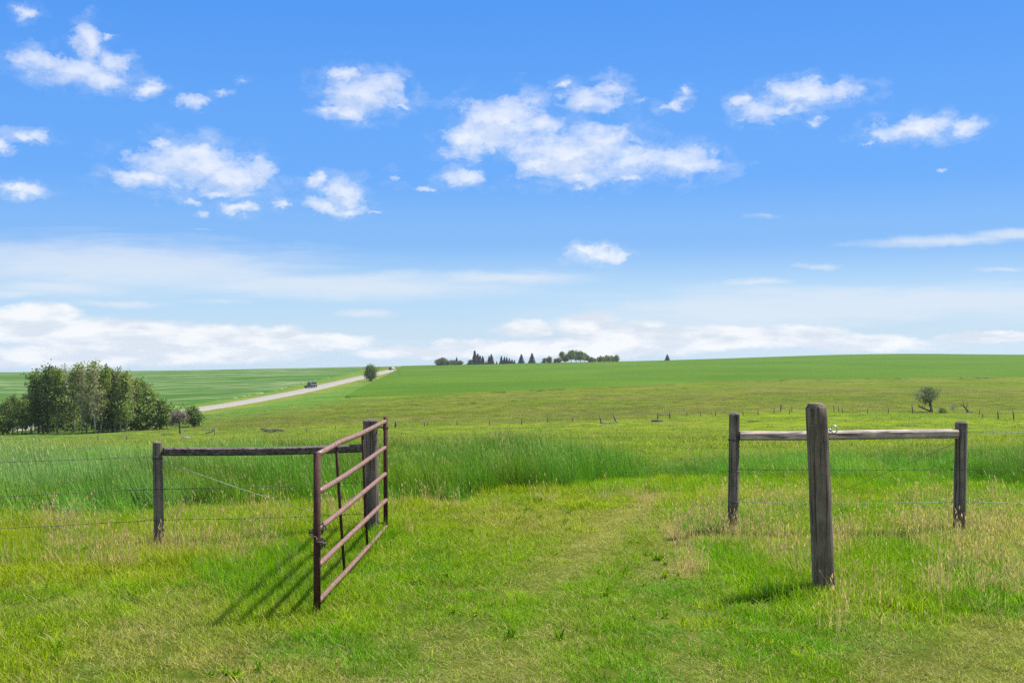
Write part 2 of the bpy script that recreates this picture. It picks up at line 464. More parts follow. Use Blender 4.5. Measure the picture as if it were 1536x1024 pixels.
def build_road():
    t = np.gradient(RC, axis=0); t /= np.linalg.norm(t, axis=1)[:, None]
    nrm = np.stack([-t[:, 1], t[:, 0]], 1)
    offs = [-6, -3.3, -1.7, 0, 1.7, 3.3, 6]; lift = [-.6, .45, .52, .56, .52, .45, -.6]
    zc = gz(RC[:, 0], RC[:, 1])
    V = []
    for k, (o, l) in enumerate(zip(offs, lift)):
        jit = (fbm(np.arange(len(RC)) * .35, k * 9.1, 31, 3) - .5) * (.9 if abs(o) > 4 else 0)
        P = RC + nrm * (o + jit)[:, None] if hasattr(jit, '__len__') else RC + nrm * o
        z = gz(P[:, 0], P[:, 1]) if abs(o) > 5 else np.maximum(zc, gz(P[:, 0], P[:, 1]))
        V.append(np.c_[P, z + l])
    V = np.stack(V, 1); nr, nc = V.shape[:2]; V = V.reshape(-1, 3)
    i = (np.arange(nr - 1)[:, None] * nc + np.arange(nc - 1)[None, :]).ravel()
    me = np_mesh('gravel_road', V, np.stack([i, i + nc, i + nc + 1, i + 1], 1), True)
    tag(link_mesh('gravel_road', me, M['gravel']), 'pale gravel road climbing the hill past a round bush', 'road', kind='structure')
build_road()

# ------------------------------------------------------------------ grass
def blades(n, R, h0, h1, w, lean=.5, curve=.6, seg=3, wind=(0, 0), dry=0.0, r=None, droop=0.0):
    r = r or rng
    a = r.uniform(0, 2 * np.pi, n); rr = R * np.sqrt(r.uniform(0, 1, n))
    bx, by = rr * np.cos(a), rr * np.sin(a)
    h = r.uniform(h0, h1, n) * (1 - .35 * (rr / R) ** 2)
    la = r.uniform(0, 2 * np.pi, n); lm = np.abs(r.normal(0, lean, n))
    dx = np.cos(la) * lm + wind[0]; dy = np.sin(la) * lm + wind[1]
    fa = r.uniform(0, 2 * np.pi, n); wx, wy = np.cos(fa) * w / 2, np.sin(fa) * w / 2
    ww = r.uniform(.7, 1.3, n); wx *= ww; wy *= ww
    V = []; ts = np.linspace(0, 1, seg + 1)
    cu = curve * r.uniform(.3, 1.3, n)
    G = []
    for t in ts:
        k = t * (1 - cu * .5) + cu * t * t
        cxp = bx + dx * h * k; cyp = by + dy * h * k
        cz = h * (t - droop * t * t * t * lm) - .01
        wd = (1 - t ** 1.6) * (1 if t > 0 else .7) + .04
        V.append(np.stack([cxp - wx * wd, cyp - wy * wd, cz], 1)); V.append(np.stack([cxp + wx * wd, cyp + wy * wd, cz], 1)); G += [t, t]
    V = np.stack(V, 1)                       # n, 2(seg+1), 3
    m = 2 * (seg + 1)
    fs = []
    for s in range(seg):
        fs.append([2 * s, 2 * s + 1, 2 * s + 3, 2 * s + 2])
    fs = np.array(fs)
    Fc = (np.arange(n)[:, None, None] * m + fs[None]).reshape(-1, 4)
    rb = r.uniform(0, 1, n); db = (r.uniform(0, 1, n) < dry) * r.uniform(.6, 1, n)
    C = np.stack([np.repeat(rb, m), np.tile(G, n), np.repeat(db, m), np.ones(n * m)], 1)
    return V.reshape(-1, 3), Fc, C

def clump(name, parts, mat):
    Vs, Fs, Cs = [], [], []; b = 0
    for V, Fc, C in parts:
        Vs.append(V); Fs.append(Fc + b); Cs.append(C); b += len(V)
    me = np_mesh(name, np.concatenate(Vs), np.concatenate(Fs))
    ca = me.color_attributes.new('bc', 'FLOAT_COLOR', 'POINT')
    ca.data.foreach_set('color', np.concatenate(Cs).astype(np.float32).ravel())
    me.materials.append(mat)
    return bpy.data.objects.new(name, me)

def heads(n, R, h0, h1, hl, hw, dry=1.0, lean=.18, wind=(0, 0)):
    """upright stems with a thin seed head"""
    r = rng
    out = []
    V, Fc, C = blades(n, R, h0, h1, .0045, lean, .5, 3, wind)
    C[:, 2] = dry
    m = 8
    tips = V.reshape(n, m, 3)[:, -2:, :].mean(1); d = tips - V.reshape(n, m, 3)[:, 4:6, :].mean(1)
    d /= np.linalg.norm(d, axis=1)[:, None] + 1e-6
    fa = r.uniform(0, np.pi, n); w = np.stack([np.cos(fa), np.sin(fa), 0 * fa], 1) * hw
    p0 = tips - d * hl * .5; p1 = tips; p2 = tips + d * hl * .55
    V2 = np.stack([p0, p1 + w, p2, p1 - w], 1)
    C2 = np.stack([np.repeat(r.uniform(.4, 1, n), 4), np.ones(n * 4), np.full(n * 4, dry), np.ones(n * 4)], 1)
    F2 = np.arange(n * 4).reshape(n, 4)
    return [(V, Fc, C), (V2.reshape(-1, 3), F2, C2)]

def scatter(name, label, variants, P, rot, scl, tint, idx=None):
    col = bpy.data.collections.new(name + '_sources')
    for o in variants: col.objects.link(o)
    n = len(P)
    me = bpy.data.meshes.new(name); me.vertices.add(n); me.vertices.foreach_set('co', P.astype(np.float32).ravel())
    def att(nm, t, dat, key):
        a = me.attributes.new(nm, t, 'POINT'); a.data.foreach_set(key, np.ascontiguousarray(dat).ravel())
    att('rot', 'FLOAT_VECTOR', rot.astype(np.float32), 'vector'); att('scl', 'FLOAT_VECTOR', scl.astype(np.float32), 'vector')
    att('tint', 'FLOAT_COLOR', np.c_[tint, np.ones(n)].astype(np.float32), 'color')
    if idx is None: idx = rng.integers(0, len(variants), n)
    att('idx', 'INT', idx.astype(np.int32), 'value')
    me.update()
    o = bpy.data.objects.new(name, me); COL.objects.link(o)
    ng = bpy.data.node_groups.new(name + '_scatter', 'GeometryNodeTree')
    ng.interface.new_socket('Geometry', in_out='INPUT', socket_type='NodeSocketGeometry')
    ng.interface.new_socket('Geometry', in_out='OUTPUT', socket_type='NodeSocketGeometry')
    ns, ls = ng.nodes, ng.links
    gi = ns.new('NodeGroupInput'); go = ns.new('NodeGroupOutput')
    ci = ns.new('GeometryNodeCollectionInfo'); ci.inputs['Collection'].default_value = col
    ci.inputs['Separate Children'].default_value = True; ci.inputs['Reset Children'].default_value = True
    ip = ns.new('GeometryNodeInstanceOnPoints'); ip.inputs['Pick Instance'].default_value = True
    def na(nm, t):
        k = ns.new('GeometryNodeInputNamedAttribute'); k.data_type = t; k.inputs['Name'].default_value = nm
        return [s for s in k.outputs if s.enabled][0]
    er = ns.new('FunctionNodeEulerToRotation')
    ls.new(na('rot', 'FLOAT_VECTOR'), er.inputs[0]); ls.new(er.outputs[0], ip.inputs['Rotation'])
    ls.new(na('scl', 'FLOAT_VECTOR'), ip.inputs['Scale']); ls.new(na('idx', 'INT'), ip.inputs['Instance Index'])
    ls.new(gi.outputs[0], ip.inputs['Points']); ls.new(ci.outputs[0], ip.inputs['Instance'])
    ls.new(ip.outputs[0], go.inputs[0])
    md = o.modifiers.new('scatter', 'NODES'); md.node_group = ng
    tag(o, label, 'grass', kind='stuff')
    return o

M['grass'] = mat_grass('grass_blades')
M['grass_tall'] = mat_grass('tall_grass_blades', .26, .42, .26, .13)

def wedge(d0, d1, dens, marg=1.5, umax=.50):
    """random plan points in the strip the camera looks over, with a margin to either side"""
    area = umax * (d1 * d1 - d0 * d0) + 2 * marg * (d1 - d0)
    n = int(area * dens * 1.02)
    D = np.sqrt(rng.uniform(d0 * d0, d1 * d1, n)); x = rng.uniform(-1, 1, n) * (umax * D + marg)
    return x, D

def zones(x, D):
    """what grows at a plan position: bearing and apparent height drive the borders seen from the gate"""
    px = CX + F * x / D; py = CY + F * HC / D
    wob = (fbm(x / 1.1, D / 1.1, 21, 3) - .5)
    mow = np.interp(px, [-400, 0, 200, 430, 520, 600, 640, 900, 980, 1030, 1100, 1180, 1300, 1536, 2200],
                    [838, 842, 842, 838, 826, 790, 752, 738, 742, 790, 850, 893, 908, 915, 920])
    mown = py > mow + wob * 26
    tl = np.interp(px, [-400, 0, 240, 450, 600, 720, 850, 930, 1000, 1080, 1120, 1250, 1430, 1536, 2200],
                   [775, 768, 765, 760, 752, 748, 733, 716, 700, 700, 714, 719, 716, 736, 740])
    tall = py < tl + wob * 34
    return px, py, mown, tall

GREEN = np.array([.175, .345, .008]); YEL = np.array([.285, .380, .012]); LUSH = np.array([.105, .305, .008]); BLUE = np.array([.22, .39, .125]); STRAW = np.array([.36, .30, .14])
def mixv(a, b, w): return a * (1 - w[:, None]) + b * w[:, None]

def grow():
    # --- mown turf
    vs = [clump('turf_clump_%d' % k, [blades(95, .17, .035, .095, .0062, .75, .7, 2, dry=.10)], M['grass']) for k in range(5)]
    vs += [clump('turf_thatch_%d' % k, [blades(75, .17, .02, .065, .0062, 1.1, .5, 2, dry=.42), blades(25, .17, .03, .08, .006, .8, .5, 2)], M['grass']) for k in range(3)]
    x, D = wedge(5.2, 19, 62)
    px, py, mown, tall = zones(x, D)
    k = ~tall; x, D, px, py, mown = x[k], D[k], px[k], py[k], mown[k]
    nz = fbm(x / .9, D / 1.6, 61, 4); nz2 = fbm(x / 3.2, D / 3.2, 63, 3)
    track = np.exp(-((px - np.interp(py, [735, 800, 900, 1024, 1400], [1000, 905, 800, 700, 560])) / np.interp(py, [735, 1024], [22, 120])) ** 2)
    track2 = np.exp(-((px - np.interp(py, [735, 800, 900, 1024, 1400], [1075, 1010, 985, 1080, 1250])) / np.interp(py, [735, 1024], [14, 90])) ** 2)
    dryw = np.clip(sstep(.50, .68, nz) * .55 + .9 * sstep(900, 1010, py) * sstep(.38, .58, nz) + .95 * np.maximum(track, track2) * sstep(.22, .46, nz), 0, 1)
    t = mixv(GREEN, YEL, sstep(.35, .65, nz2)); t = mixv(t, np.array([.40, .35, .13]), dryw * .58)
    t = mixv(t, LUSH, sstep(.60, .75, fbm(x / 1.4 + 9, D / 1.4, 65, 3)) * .8)
    t *= rng.uniform(.68, 1.28, (len(x), 1))
    gl = np.exp(-(((px - 420) / 85) ** 2 + ((py - 872) / 38) ** 2)); t = mixv(t, LUSH * .9, gl * .8)
    sc = np.where(mown, rng.uniform(.8, 1.25, len(x)), rng.uniform(1.4, 2.2, len(x))) * (1 - .25 * dryw) * (.75 + .55 * nz2) * (1 - .42 * np.maximum(track, track2))
    idx = np.where(rng.uniform(0, 1, len(x)) < .12 + .75 * dryw, rng.integers(5, 8, len(x)), rng.integers(0, 5, len(x)))
    P = np.stack([x, D, gz(x, D)], 1)
    scatter('mown_grass', 'short mown yellowish green grass across the foreground and through the gateway', vs, P,
            np.stack([0 * x, 0 * x, rng.uniform(0, 6.28, len(x))], 1), np.stack([np.clip(sc, .9, 1.25), np.clip(sc, .9, 1.25), sc], 1), t, idx)
    # --- unmown grass along the fences
    vs = [clump('meadow_clump_%d' % k, [blades(70, .18, .10, .30, .0065, .38, .8, 3, (-.08, -.03), dry=.06, droop=.25), blades(40, .18, .05, .14, .0065, .6, .6, 2, dry=.25)], M['grass']) for k in range(5)]
    x, D = wedge(5.2, 24, 40)
    px, py, mown, tall = zones(x, D)
    n1 = fbm(x / 1.6, D / 1.6, 81, 3)
    gate_gap = (px > 610) & (px < 1010) & (py > 735)
    k = ~tall & ~mown & ~(gate_gap & (n1 < .62))
    gx = np.interp(py, [785, 905], [585, 478]); gs = np.maximum(np.exp(-(((px - 395) / 110) ** 2 + ((py - 868) / 48) ** 2)), np.maximum(.9 * np.exp(-(((px - 1215) / 85) ** 2 + ((py - 893) / 20) ** 2)), .45 * np.exp(-((px - gx) / 42) ** 2)) * ((py > 780) & (py < 930))) > rng.uniform(.12, 1.0, len(x))
    tuft = mown & (((n1 > .66) & (rng.uniform(0, 1, len(x)) < .25)) | gs)           # stray longer tufts in the turf
    k |= tuft
    x, D, px, py, n1, tuft, gs = x[k], D[k], px[k], py[k], n1[k], tuft[k], gs[k]
    t = mixv(GREEN, YEL, sstep(.35, .7, fbm(x / 1.2, D / 1.2, 83, 3))); t = mixv(t, LUSH, sstep(.55, .75, fbm(x / 2.0, D / 2.0, 85, 3)))
    t *= rng.uniform(.8, 1.25, (len(x), 1))
    sc = rng.uniform(.7, 1.25, len(x)) * (.65 + .7 * n1); sc *= np.interp(py, [700, 780, 850, 930], [.80, .62, .55, .42]); sc[tuft & gs] *= 1.75; t[gs] = t[gs] * .5 + LUSH * .5
    P = np.stack([x, D, gz(x, D)], 1)
    scatter('long_grass', 'unmown green grass along both wooden fences', vs, P, np.stack([0 * x, 0 * x, rng.uniform(-.5, .5, len(x))], 1),
            np.stack([np.clip(sc, .8, 1.2)] * 2 + [sc], 1), t)
    # --- broad leaved weeds
    vs = [clump('weed_rosette_%d' % k, [blades(11, .03, .07, .13, .028, 1.1, 1.0, 3, droop=.5), blades(6, .03, .09, .15, .02, .5, .9, 3)], M['grass']) for k in range(4)]
    x, D = wedge(5.5, 19, 9)
    px, py, mown, tall = zones(x, D)
    n1 = fbm(x / .7, D / .7, 87, 3); k = ~tall & (rng.uniform(0, 1, len(x)) < sstep(.46, .66, n1) * np.where(px > 880, .8, .45)); x, D = x[k], D[k]
    t = mixv(np.array([.14, .28, .015]), np.array([.24, .36, .02]), rng.uniform(0, 1, len(x))); sc = rng.uniform(.4, .95, len(x))
    scatter('broadleaf_weeds', 'scattered broad leaved weeds low in the foreground grass', vs, np.stack([x, D, gz(x, D) + .015], 1), np.stack([0 * x, 0 * x, rng.uniform(0, 6.28, len(x))], 1), np.stack([sc] * 3, 1), t)
    # --- dry stalks among it
    vs = [clump('straw_clump_%d' % k, heads(12, .14, .20, .40, .05, .006, .85, .20) + [blades(14, .14, .10, .26, .006, .6, .9, 3, dry=1.0)], M['grass']) for k in range(4)]
    x, D = wedge(6.5, 24, 30)
    px, py, mown, tall = zones(x, D)
    n1 = fbm(x / .8, D / .8, 91, 3)
    pr = .03 * ((px > 1000) & (py > 740))
    pr = np.maximum(pr, .75 * ((px < 480) & (py > 782) & (py < 852)) * sstep(.36, .56, n1))
    pr = np.maximum(pr, .20 * ((px < 620) & (py > 762) & (py < 800)))
    pr = np.maximum(pr, 1.0 * ((px > 1010) & (py > 742) & (py < 900)) * sstep(.36, .62, n1))
    pr = np.maximum(pr, .5 * ((px > 1150) & (py >= 850) & (py < 960)) * sstep(.45, .65, n1))
    pr = np.maximum(pr, .22 * ((px > 590) & (px <= 1010) & (py > 740) & (py < 800)) * sstep(.45, .6, n1))
    pr = np.where(mown & (py > 860), pr * .15, pr)
    k = (rng.uniform(0, 1, len(x)) < pr) & ~tall
    x, D, px = x[k], D[k], px[k]
    t = np.array([.46, .33, .19]) * rng.uniform(.7, 1.2, (len(x), 1)); sc = rng.uniform(.5, 1.15, len(x))
    P = np.stack([x, D, gz(x, D)], 1)
    scatter('dry_grass_stalks', 'straw coloured dry stalks standing in the grass by the fence posts', vs, P, np.stack([0 * x, 0 * x, rng.uniform(0, 6.28, len(x))], 1), np.stack([sc] * 3, 1), t)
    # --- tall lush stand beyond the fence
    vs = [clump('tall_clump_%d' % k, [blades(70, .24, .35, .72, .0095, .16, .8, 4, (-.10, -.08), droop=.35), blades(36, .24, .15, .4, .008, .35, .7, 3)], M['grass_tall']) for k in range(6)]
    vs += [clump('tall_heads_%d' % k, [blades(50, .24, .35, .70, .009, .16, .8, 4, (-.10, -.08), droop=.35)] + heads(10, .22, .6, .82, .08, .007, .45, .08, (-.1, -.08)), M['grass_tall']) for k in range(2)]
    x, D = wedge(13.5, 38, 27, 3)
    px, py, mown, tall = zones(x, D)
    far = D > 28
    k = tall & (rng.uniform(0, 1, len(x)) < np.where(far, .55, 1))
    x, D, px, py = x[k], D[k], px[k], py[k]
    n1 = fbm(x / 2.6, D / 2.6, 101, 4); n2 = fbm(x / 1.1, D / 2.2, 103, 3)
    blue = np.maximum(sstep(.44, .60, n1), .30 * (px < 235)) * np.interp(px, [-200, 0, 250, 420, 700, 1000, 1536], [1, 1, .75, .22, .22, .18, .30])
    t = mixv(LUSH * .86, GREEN * .86, sstep(.45, .7, n2)); t = mixv(t, BLUE, blue)
    t = mixv(t, YEL * .9, sstep(24, 34, D) * .7)
    t *= rng.uniform(.8, 1.2, (len(x), 1)) * (.34 + 1.25 * fbm(x / 1.0 + 3, D / 1.5, 107, 4))[:, None]
    hmap = np.interp(px, [-300, 0, 300, 520, 850, 930, 1000, 1060, 1150, 1400, 1536, 2200], [.78, .80, .82, .95, 1.0, .78, .40, .46, .58, .66, .9, .9])
    edge = sstep(0, 16, np.interp(px, [-400, 0, 240, 450, 600, 720, 850, 930, 1000, 1080, 1120, 1250, 1430, 1536, 2200], [775, 768, 765, 760, 752, 748, 733, 716, 700, 700, 714, 719, 716, 736, 740]) - py + 4)
    sc = hmap * rng.uniform(.75, 1.15, len(x)) * (.15 + 1.70 * n1) * (.72 + .28 * edge) * np.interp(D, [17, 24, 30, 38], [1, .95, .7, .5])
    P = np.stack([x, D, gz(x, D)], 1)
    idx = np.where((rng.uniform(0, 1, len(x)) < .25), rng.integers(6, 8, len(x)), rng.integers(0, 6, len(x)))
    vs_sorted = vs
    scatter('tall_grass', 'tall lush blue green grass bending in the wind behind the fence', vs_sorted, P,
            np.stack([rng.normal(0, .06, len(x)), rng.normal(0, .06, len(x)), rng.uniform(-.6, .6, len(x))], 1), np.stack([np.clip(sc, .8, 1.2)] * 2 + [sc], 1), t, idx)
    # --- pasture beyond, coarser with distance
    vs = [clump('pasture_tuft_%d' % k, [blades(130, .8, .06, .24, .022, .45, .7, 2, (-.1, -.05), dry=.14), blades(30, .8, .2, .34, .014, .3, .7, 2, dry=.3)], M['grass']) for k in range(5)]
    x, D = wedge(27, 110, 1.5, 6); x2, D2 = wedge(110, 450, .22, 8); q = rng.uniform(0, 1, len(D2)) > sstep(170, 450, D2); x2, D2 = x2[q], D2[q]
    x = np.r_[x, x2]; D = np.r_[D, D2]
    z = gz(x, D); px = CX + F * x / D; py = CY + F * (HC - z) / D
    bnd = np.interp(px, BOUND_R[:, 0], BOUND_R[:, 1]); rd, side = road_dist(x, D)
    k = (py > bnd + 2) & (rd > 10) & ~((side > 0) & (D > 200)); x, D, z, px, py, rd = x[k], D[k], z[k], px[k], py[k], rd[k]
    n1 = fbm(x / 14, D / 7, 111, 4); n2 = fbm(x / 5, D / 5, 113, 3)
    t = mixv(np.array([.185, .270, .014]), np.array([.120, .225, .014]), sstep(.42, .62, n1))
    fl = np.interp(px, [0, 300, 600, 900, 1050, 1200, 1536], [652, 648, 636, 630, 622, 612, 616])
    w = sstep(8, -10, py - fl + (n1 - .5) * 26) * sstep(90, 140, D)
    t = mixv(t, np.array([.100, .138, .014]), w); t = mixv(t, np.array([.20, .20, .075]), sstep(.58, .72, n2) * (.25 + .5 * w))
    t = mixv(t, np.array([.085, .185, .03]), sstep(60, 14, rd) * .8)
    t *= rng.uniform(.9, 1.5, (len(x), 1))
    sc = rng.uniform(.6, 1.3, len(x)) * np.interp(D, [28, 60, 120, 330], [.9, 1.0, 1.3, 1.9])
    scatter('pasture_grass', 'yellow green pasture grass on the slope beyond the tall grass', vs, np.stack([x, D, z], 1),
            np.stack([0 * x, 0 * x, rng.uniform(0, 6.28, len(x))], 1), np.stack([sc, sc, sc * np.interp(D, [28, 120, 330], [.9, .62, .45]) * (.4 + n2)], 1), t)
    # --- rank dark weeds along the crop edge and here and there in the pasture
    vs = [clump('weed_clump_%d' % k, [blades(150, .7, .2, .55, .05, .5, .7, 2, dry=.05)], M['grass']) for k in range(3)]
    pts = []
    for p in np.arange(520, 1900, 1.2):
        if vnoise(p / 14., 2.2, 8) + .25 * vnoise(p / 3., 1.2, 9) > .90:
            pts.append((p, float(np.interp(p, BOUND_R[:, 0], BOUND_R[:, 1])) + random.uniform(.2, 1.4)))
    for p, q in [(752, 589), (757, 588.6), (806, 586), (811, 585.6), (815, 585.5), (918, 580.6), (924, 580.4), (1003, 577), (1010, 576.6), (1160, 571.5), (1170, 571), (1230, 570)]:
        for j in range(3): pts.append((p + random.uniform(-3, 3), q + random.uniform(-.3, .4)))
    for j in range(90):
        p = random.uniform(-150, 1700); q = random.uniform(575, 655)
        if vnoise(p / 90., q / 9., 15) > .6: pts.append((p, q))
    W = np.array([gp(p, q) for p, q in pts]); rd, side = road_dist(W[:, 0], W[:, 1])
    px = CX + F * W[:, 0] / W[:, 1]; py = CY + F * (HC - W[:, 2]) / W[:, 1]
    k = (rd > 10) & ~((side > 0)) & (py > np.interp(px, BOUND_R[:, 0], BOUND_R[:, 1]) - .5); W = W[k]
    t = np.array([.10, .17, .032]) * rng.uniform(.6, 1.3, (len(W), 1)); sc = rng.uniform(.5, 1.2, len(W))
    scatter('rank_weeds', 'dark green weed patches along the crop edge and in the pasture', vs, W, np.stack([0 * sc, 0 * sc, rng.uniform(0, 6.28, len(W))], 1), np.stack([sc * 1.2, sc * 1.2, sc * .5], 1), t)
grow()

# ------------------------------------------------------------------ near fence, gate, post
def post_mesh(h, r, top_dx=0.0, top_dy=0.0, seed=0, chamfer=.02, dome=.006, below=.25, flare=1.04, n=28):
    r0 = np.random.default_rng(seed)
    ph = r0.uniform(0, 6.28, 6); am = r0.uniform(.006, .028, 6)
    zs = list(np.linspace(-below, h - chamfer, 26)) + [h - chamfer * .45, h - .001, h]
    V = []; Fs = []
    for i, z in enumerate(zs):
        t = max(z, 0) / h
        rr = r * (flare + (1 - flare) * t)
        if z > h - chamfer: rr *= 1 - .28 * (z - (h - chamfer)) / chamfer
        if i == len(zs) - 1: rr *= .55; z = h + dome
        for k in range(n):
            a = 2 * math.pi * k / n
            f = 1 + sum(am[j] * math.sin((j + 2) * a + ph[j] + z * (1.2 * j - 2)) for j in range(6)) * .6
            V.append((math.cos(a) * rr * f + top_dx * t, math.sin(a) * rr * f + top_dy * t, z))
    for i in range(len(zs) - 1):
        for k in range(n):
            k2 = (k + 1) % n
            Fs.append((i * n + k, i * n + k2, (i + 1) * n + k2, (i + 1) * n + k))
    Fs.append(tuple(range((len(zs) - 1) * n, len(zs) * n)))
    me = bpy.data.meshes.new('post'); me.from_pydata(V, [], Fs); me.update()
    me.polygons.foreach_set('use_smooth', [True] * len(me.polygons))
    me.set_sharp_from_angle(angle=RAD(38))
    return me

def barbed(name, pts, root, mat, r=.0024, barb=.14, sag=.015, seed=1):
    """one strand through the given points, with two-point barbs"""
    b = MB(); R0 = random.Random(seed); base = np.array(root.location)
    for p, q in zip(pts[:-1], pts[1:]):
        p, q = np.array(p, float), np.array(q, float); L = np.linalg.norm(q - p); k = max(3, int(L / .3))
        P = []
        for i in range(k + 1):
            t = i / k; w = p * (1 - t) + q * t; w = w - np.array([0, 0, sag * 4 * t * (1 - t)]) + np.array([0, 0, R0.uniform(-.004, .004) if 0 < i < k else 0])
            P.append(w - base)
        b.tube(P, r, 6)
        if barb:
            s = .08
            while s < L - .05:
                t = s / L; j = min(int(t * k), k - 1); u = t * k - j; c = P[j] * (1 - u) + P[j + 1] * u
                for a in (R0.uniform(0, 3.1),):
                    d = np.array([.3, math.cos(a), math.sin(a)]) * .016
                    b.tube([c - d, c + d], [.0016, .0016], 4); d2 = np.array([-.3, -math.sin(a), math.cos(a)]) * .016; b.tube([c - d2, c + d2], [.0016, .0016], 4)
                    b.tube([c - np.array([.008, 0, 0]), c + np.array([.008, 0, 0])], r * 1.9, 6)
                s += barb
    return b.build(name, mat, root)

def wrap(mb, c, r, dz=.0, w=.0035, turns=1):
    for t in range(turns):
        mb.torus((c[0], c[1], c[2] + t * .011), r, w, 'z', 24, 6)

def timber(name, p, q, hw, hh, mat, root, seed=0, bev=.014, round_top=False):
    """squared rail between two points, slightly uneven, bevelled"""
    p, q = np.array(p, float) - np.array(root.location), np.array(q, float) - np.array(root.location)
    t = q - p; L = np.linalg.norm(t); t /= L; s = np.cross(t, [0, 0, 1]); s /= np.linalg.norm(s); u = np.cross(s, t)
    prof = []
    for (sx, sz) in ((1, -1), (1, 1), (-1, 1), (-1, -1)):
        a = [(sx * hw, sz * (hh - bev)), (sx * (hw - bev), sz * hh)]
        if (sx, sz) in ((1, 1), (-1, -1)): pass
        else: a = a[::-1]
        prof += a
    r0 = np.random.default_rng(seed); n = 18; V = []; Fs = []; m = len(prof)
    for i in range(n):
        f = i / (n - 1); c = p + (q - p) * f + u * (.005 * math.sin(f * 5 + seed) - .006 * math.sin(f * math.pi)) + s * .005 * math.sin(f * 3 + 2 * seed)
        k = 1 + .03 * (r0.random() - .5)
        for a, b in prof: V.append(tuple(c + s * a * k + u * b * k))
    for i in range(n - 1):
        for k in range(m):
            k2 = (k + 1) % m; Fs.append((i * m + k, i * m + k2, (i + 1) * m + k2, (i + 1) * m + k))
    Fs.append(tuple(range(m))); Fs.append(tuple(reversed(range((n - 1) * m, n * m))))
    # rail runs along its own x axis: keep the grain along the length
    me = bpy.data.meshes.new(name); me.from_pydata(V, [], Fs); me.update()
    return link_mesh(name, me, mat, root)

def mat_rail(name, dark, light):
    m = mat_wood(name, dark, light)
    for nd in m.node_tree.nodes:
        if nd.type == 'MAPPING':
            s = nd.inputs['Scale'].default_value; nd.inputs['Scale'].default_value = (s[2], s[0], s[1])
    return m
M['rail_dark'] = mat_rail('dark_rail_wood', (.058, .051, .044), (.20, .178, .155))
M['rail_pale'] = mat_rail('pale_rail_wood', (.30, .24, .20), (.62, .53, .46))

def P3(px, py, D): return ((px - CX) * D / F, D, HC - (py - CY) * D / F)

def left_fence():
    a = (-3.75, 12.4); h = (-1.615, 13.42); e = (-7.4, 11.15)
    root = empty('wooden_fence', (a[0], a[1], g1(*a)))
    tag(root, 'grey wooden fence with dark top rail beside the open red gate', 'fence', 'wooden rail fences beside the gateway')
    L = np.array(root.location)
    p1 = link_mesh('post', post_mesh(1.14, .050, -.02, .0, 3, .012), M['post_grey'], root); p1.location = (0, 0, 0)
    p2 = link_mesh('post', post_mesh(1.31, .086, -.012, 0, 5, .014), M['post_grey'], root); p2.location = np.array([h[0], h[1], g1(*h)]) - L
    p2['label'] = 'thick dark post that carries the gate'
    p3 = link_mesh('post', post_mesh(1.16, .052, .02, .0, 8, .012), M['post_grey'], root); p3.location = np.array([e[0], e[1], g1(*e)]) - L
    timber('rail', (a[0] + .045, a[1], 1.025), (h[0] - .075, h[1], .972), .05, .043, M['rail_dark'], root, 2)
    for z in (.955, .967):
        f = MB(); wrap(f, (-.018, 0, z), .054); f.build('wire_wrap', M['wire'], root)
    for i, (z0, z1, z2) in enumerate(((.985, .985, None), (.645, .637, .60), (.318, .312, .235))):
        pts = [(e[0], e[1] - .05, z0), (a[0], a[1] - .052, z1)]
        if z2: pts.append((h[0], h[1] - .088, z2))
        barbed('barbed_wire', pts, root, M['wire'], seed=4 + i)
    b = barbed('brace_wire', [(a[0] + .03, a[1] - .05, .945), (h[0], h[1] - .088, .07)], root, M['wire_pale'], .0027, 0, .03, 9)
left_fence()

def right_fence():
    a = (2.535, 13.4); h = (5.10, 13.3); e = (9.0, 13.1)
    root = empty('wooden_fence', (a[0], a[1], g1(*a)))
    tag(root, 'wooden fence with pale top rail behind the thick lone post', 'fence', 'wooden rail fences beside the gateway')
    L = np.array(root.location)
    p1 = link_mesh('post', post_mesh(1.39, .060, .02, 0, 13, .02), M['post_grey'], root)
    p2 = link_mesh('post', post_mesh(1.30, .066, .022, 0, 15, .02), M['post_grey'], root); p2.location = np.array([h[0], h[1], g1(*h)]) - L
    p3 = link_mesh('post', post_mesh(1.28, .06, -.02, 0, 17, .02), M['post_grey'], root); p3.location = np.array([e[0], e[1], g1(*e)]) - L
    timber('rail', (a[0] + .075, a[1] - .01, 1.125), (h[0] - .035, h[1] - .03, 1.148), .075, .050, M['rail_pale'], root, 4, .022)
    for z in (1.075, 1.087, .72, .36, .372):
        f = MB(); wrap(f, (.012, 0, z), .066); f.build('wire_wrap', M['wire'], root)
    for i, (z0, z1, z2) in enumerate(((None, 1.18, 1.16), (.738, .752, .77), (.365, .38, .385))):
        pts = ([(a[0], a[1] - .062, z0)] if z0 else []) + [(h[0], h[1] - .07, z1), (e[0], e[1] - .06, z2)]
        barbed('barbed_wire', pts, root, M['wire_pale'] if i != 1 else M['wire'], .0022, .14, .01, 24 + i)
    barbed('brace_wire', [(a[0] + .05, a[1] - .062, .06), (h[0], h[1] - .07, 1.08)], root, M['wire'], .0019, 0, .03, 29)
right_fence()

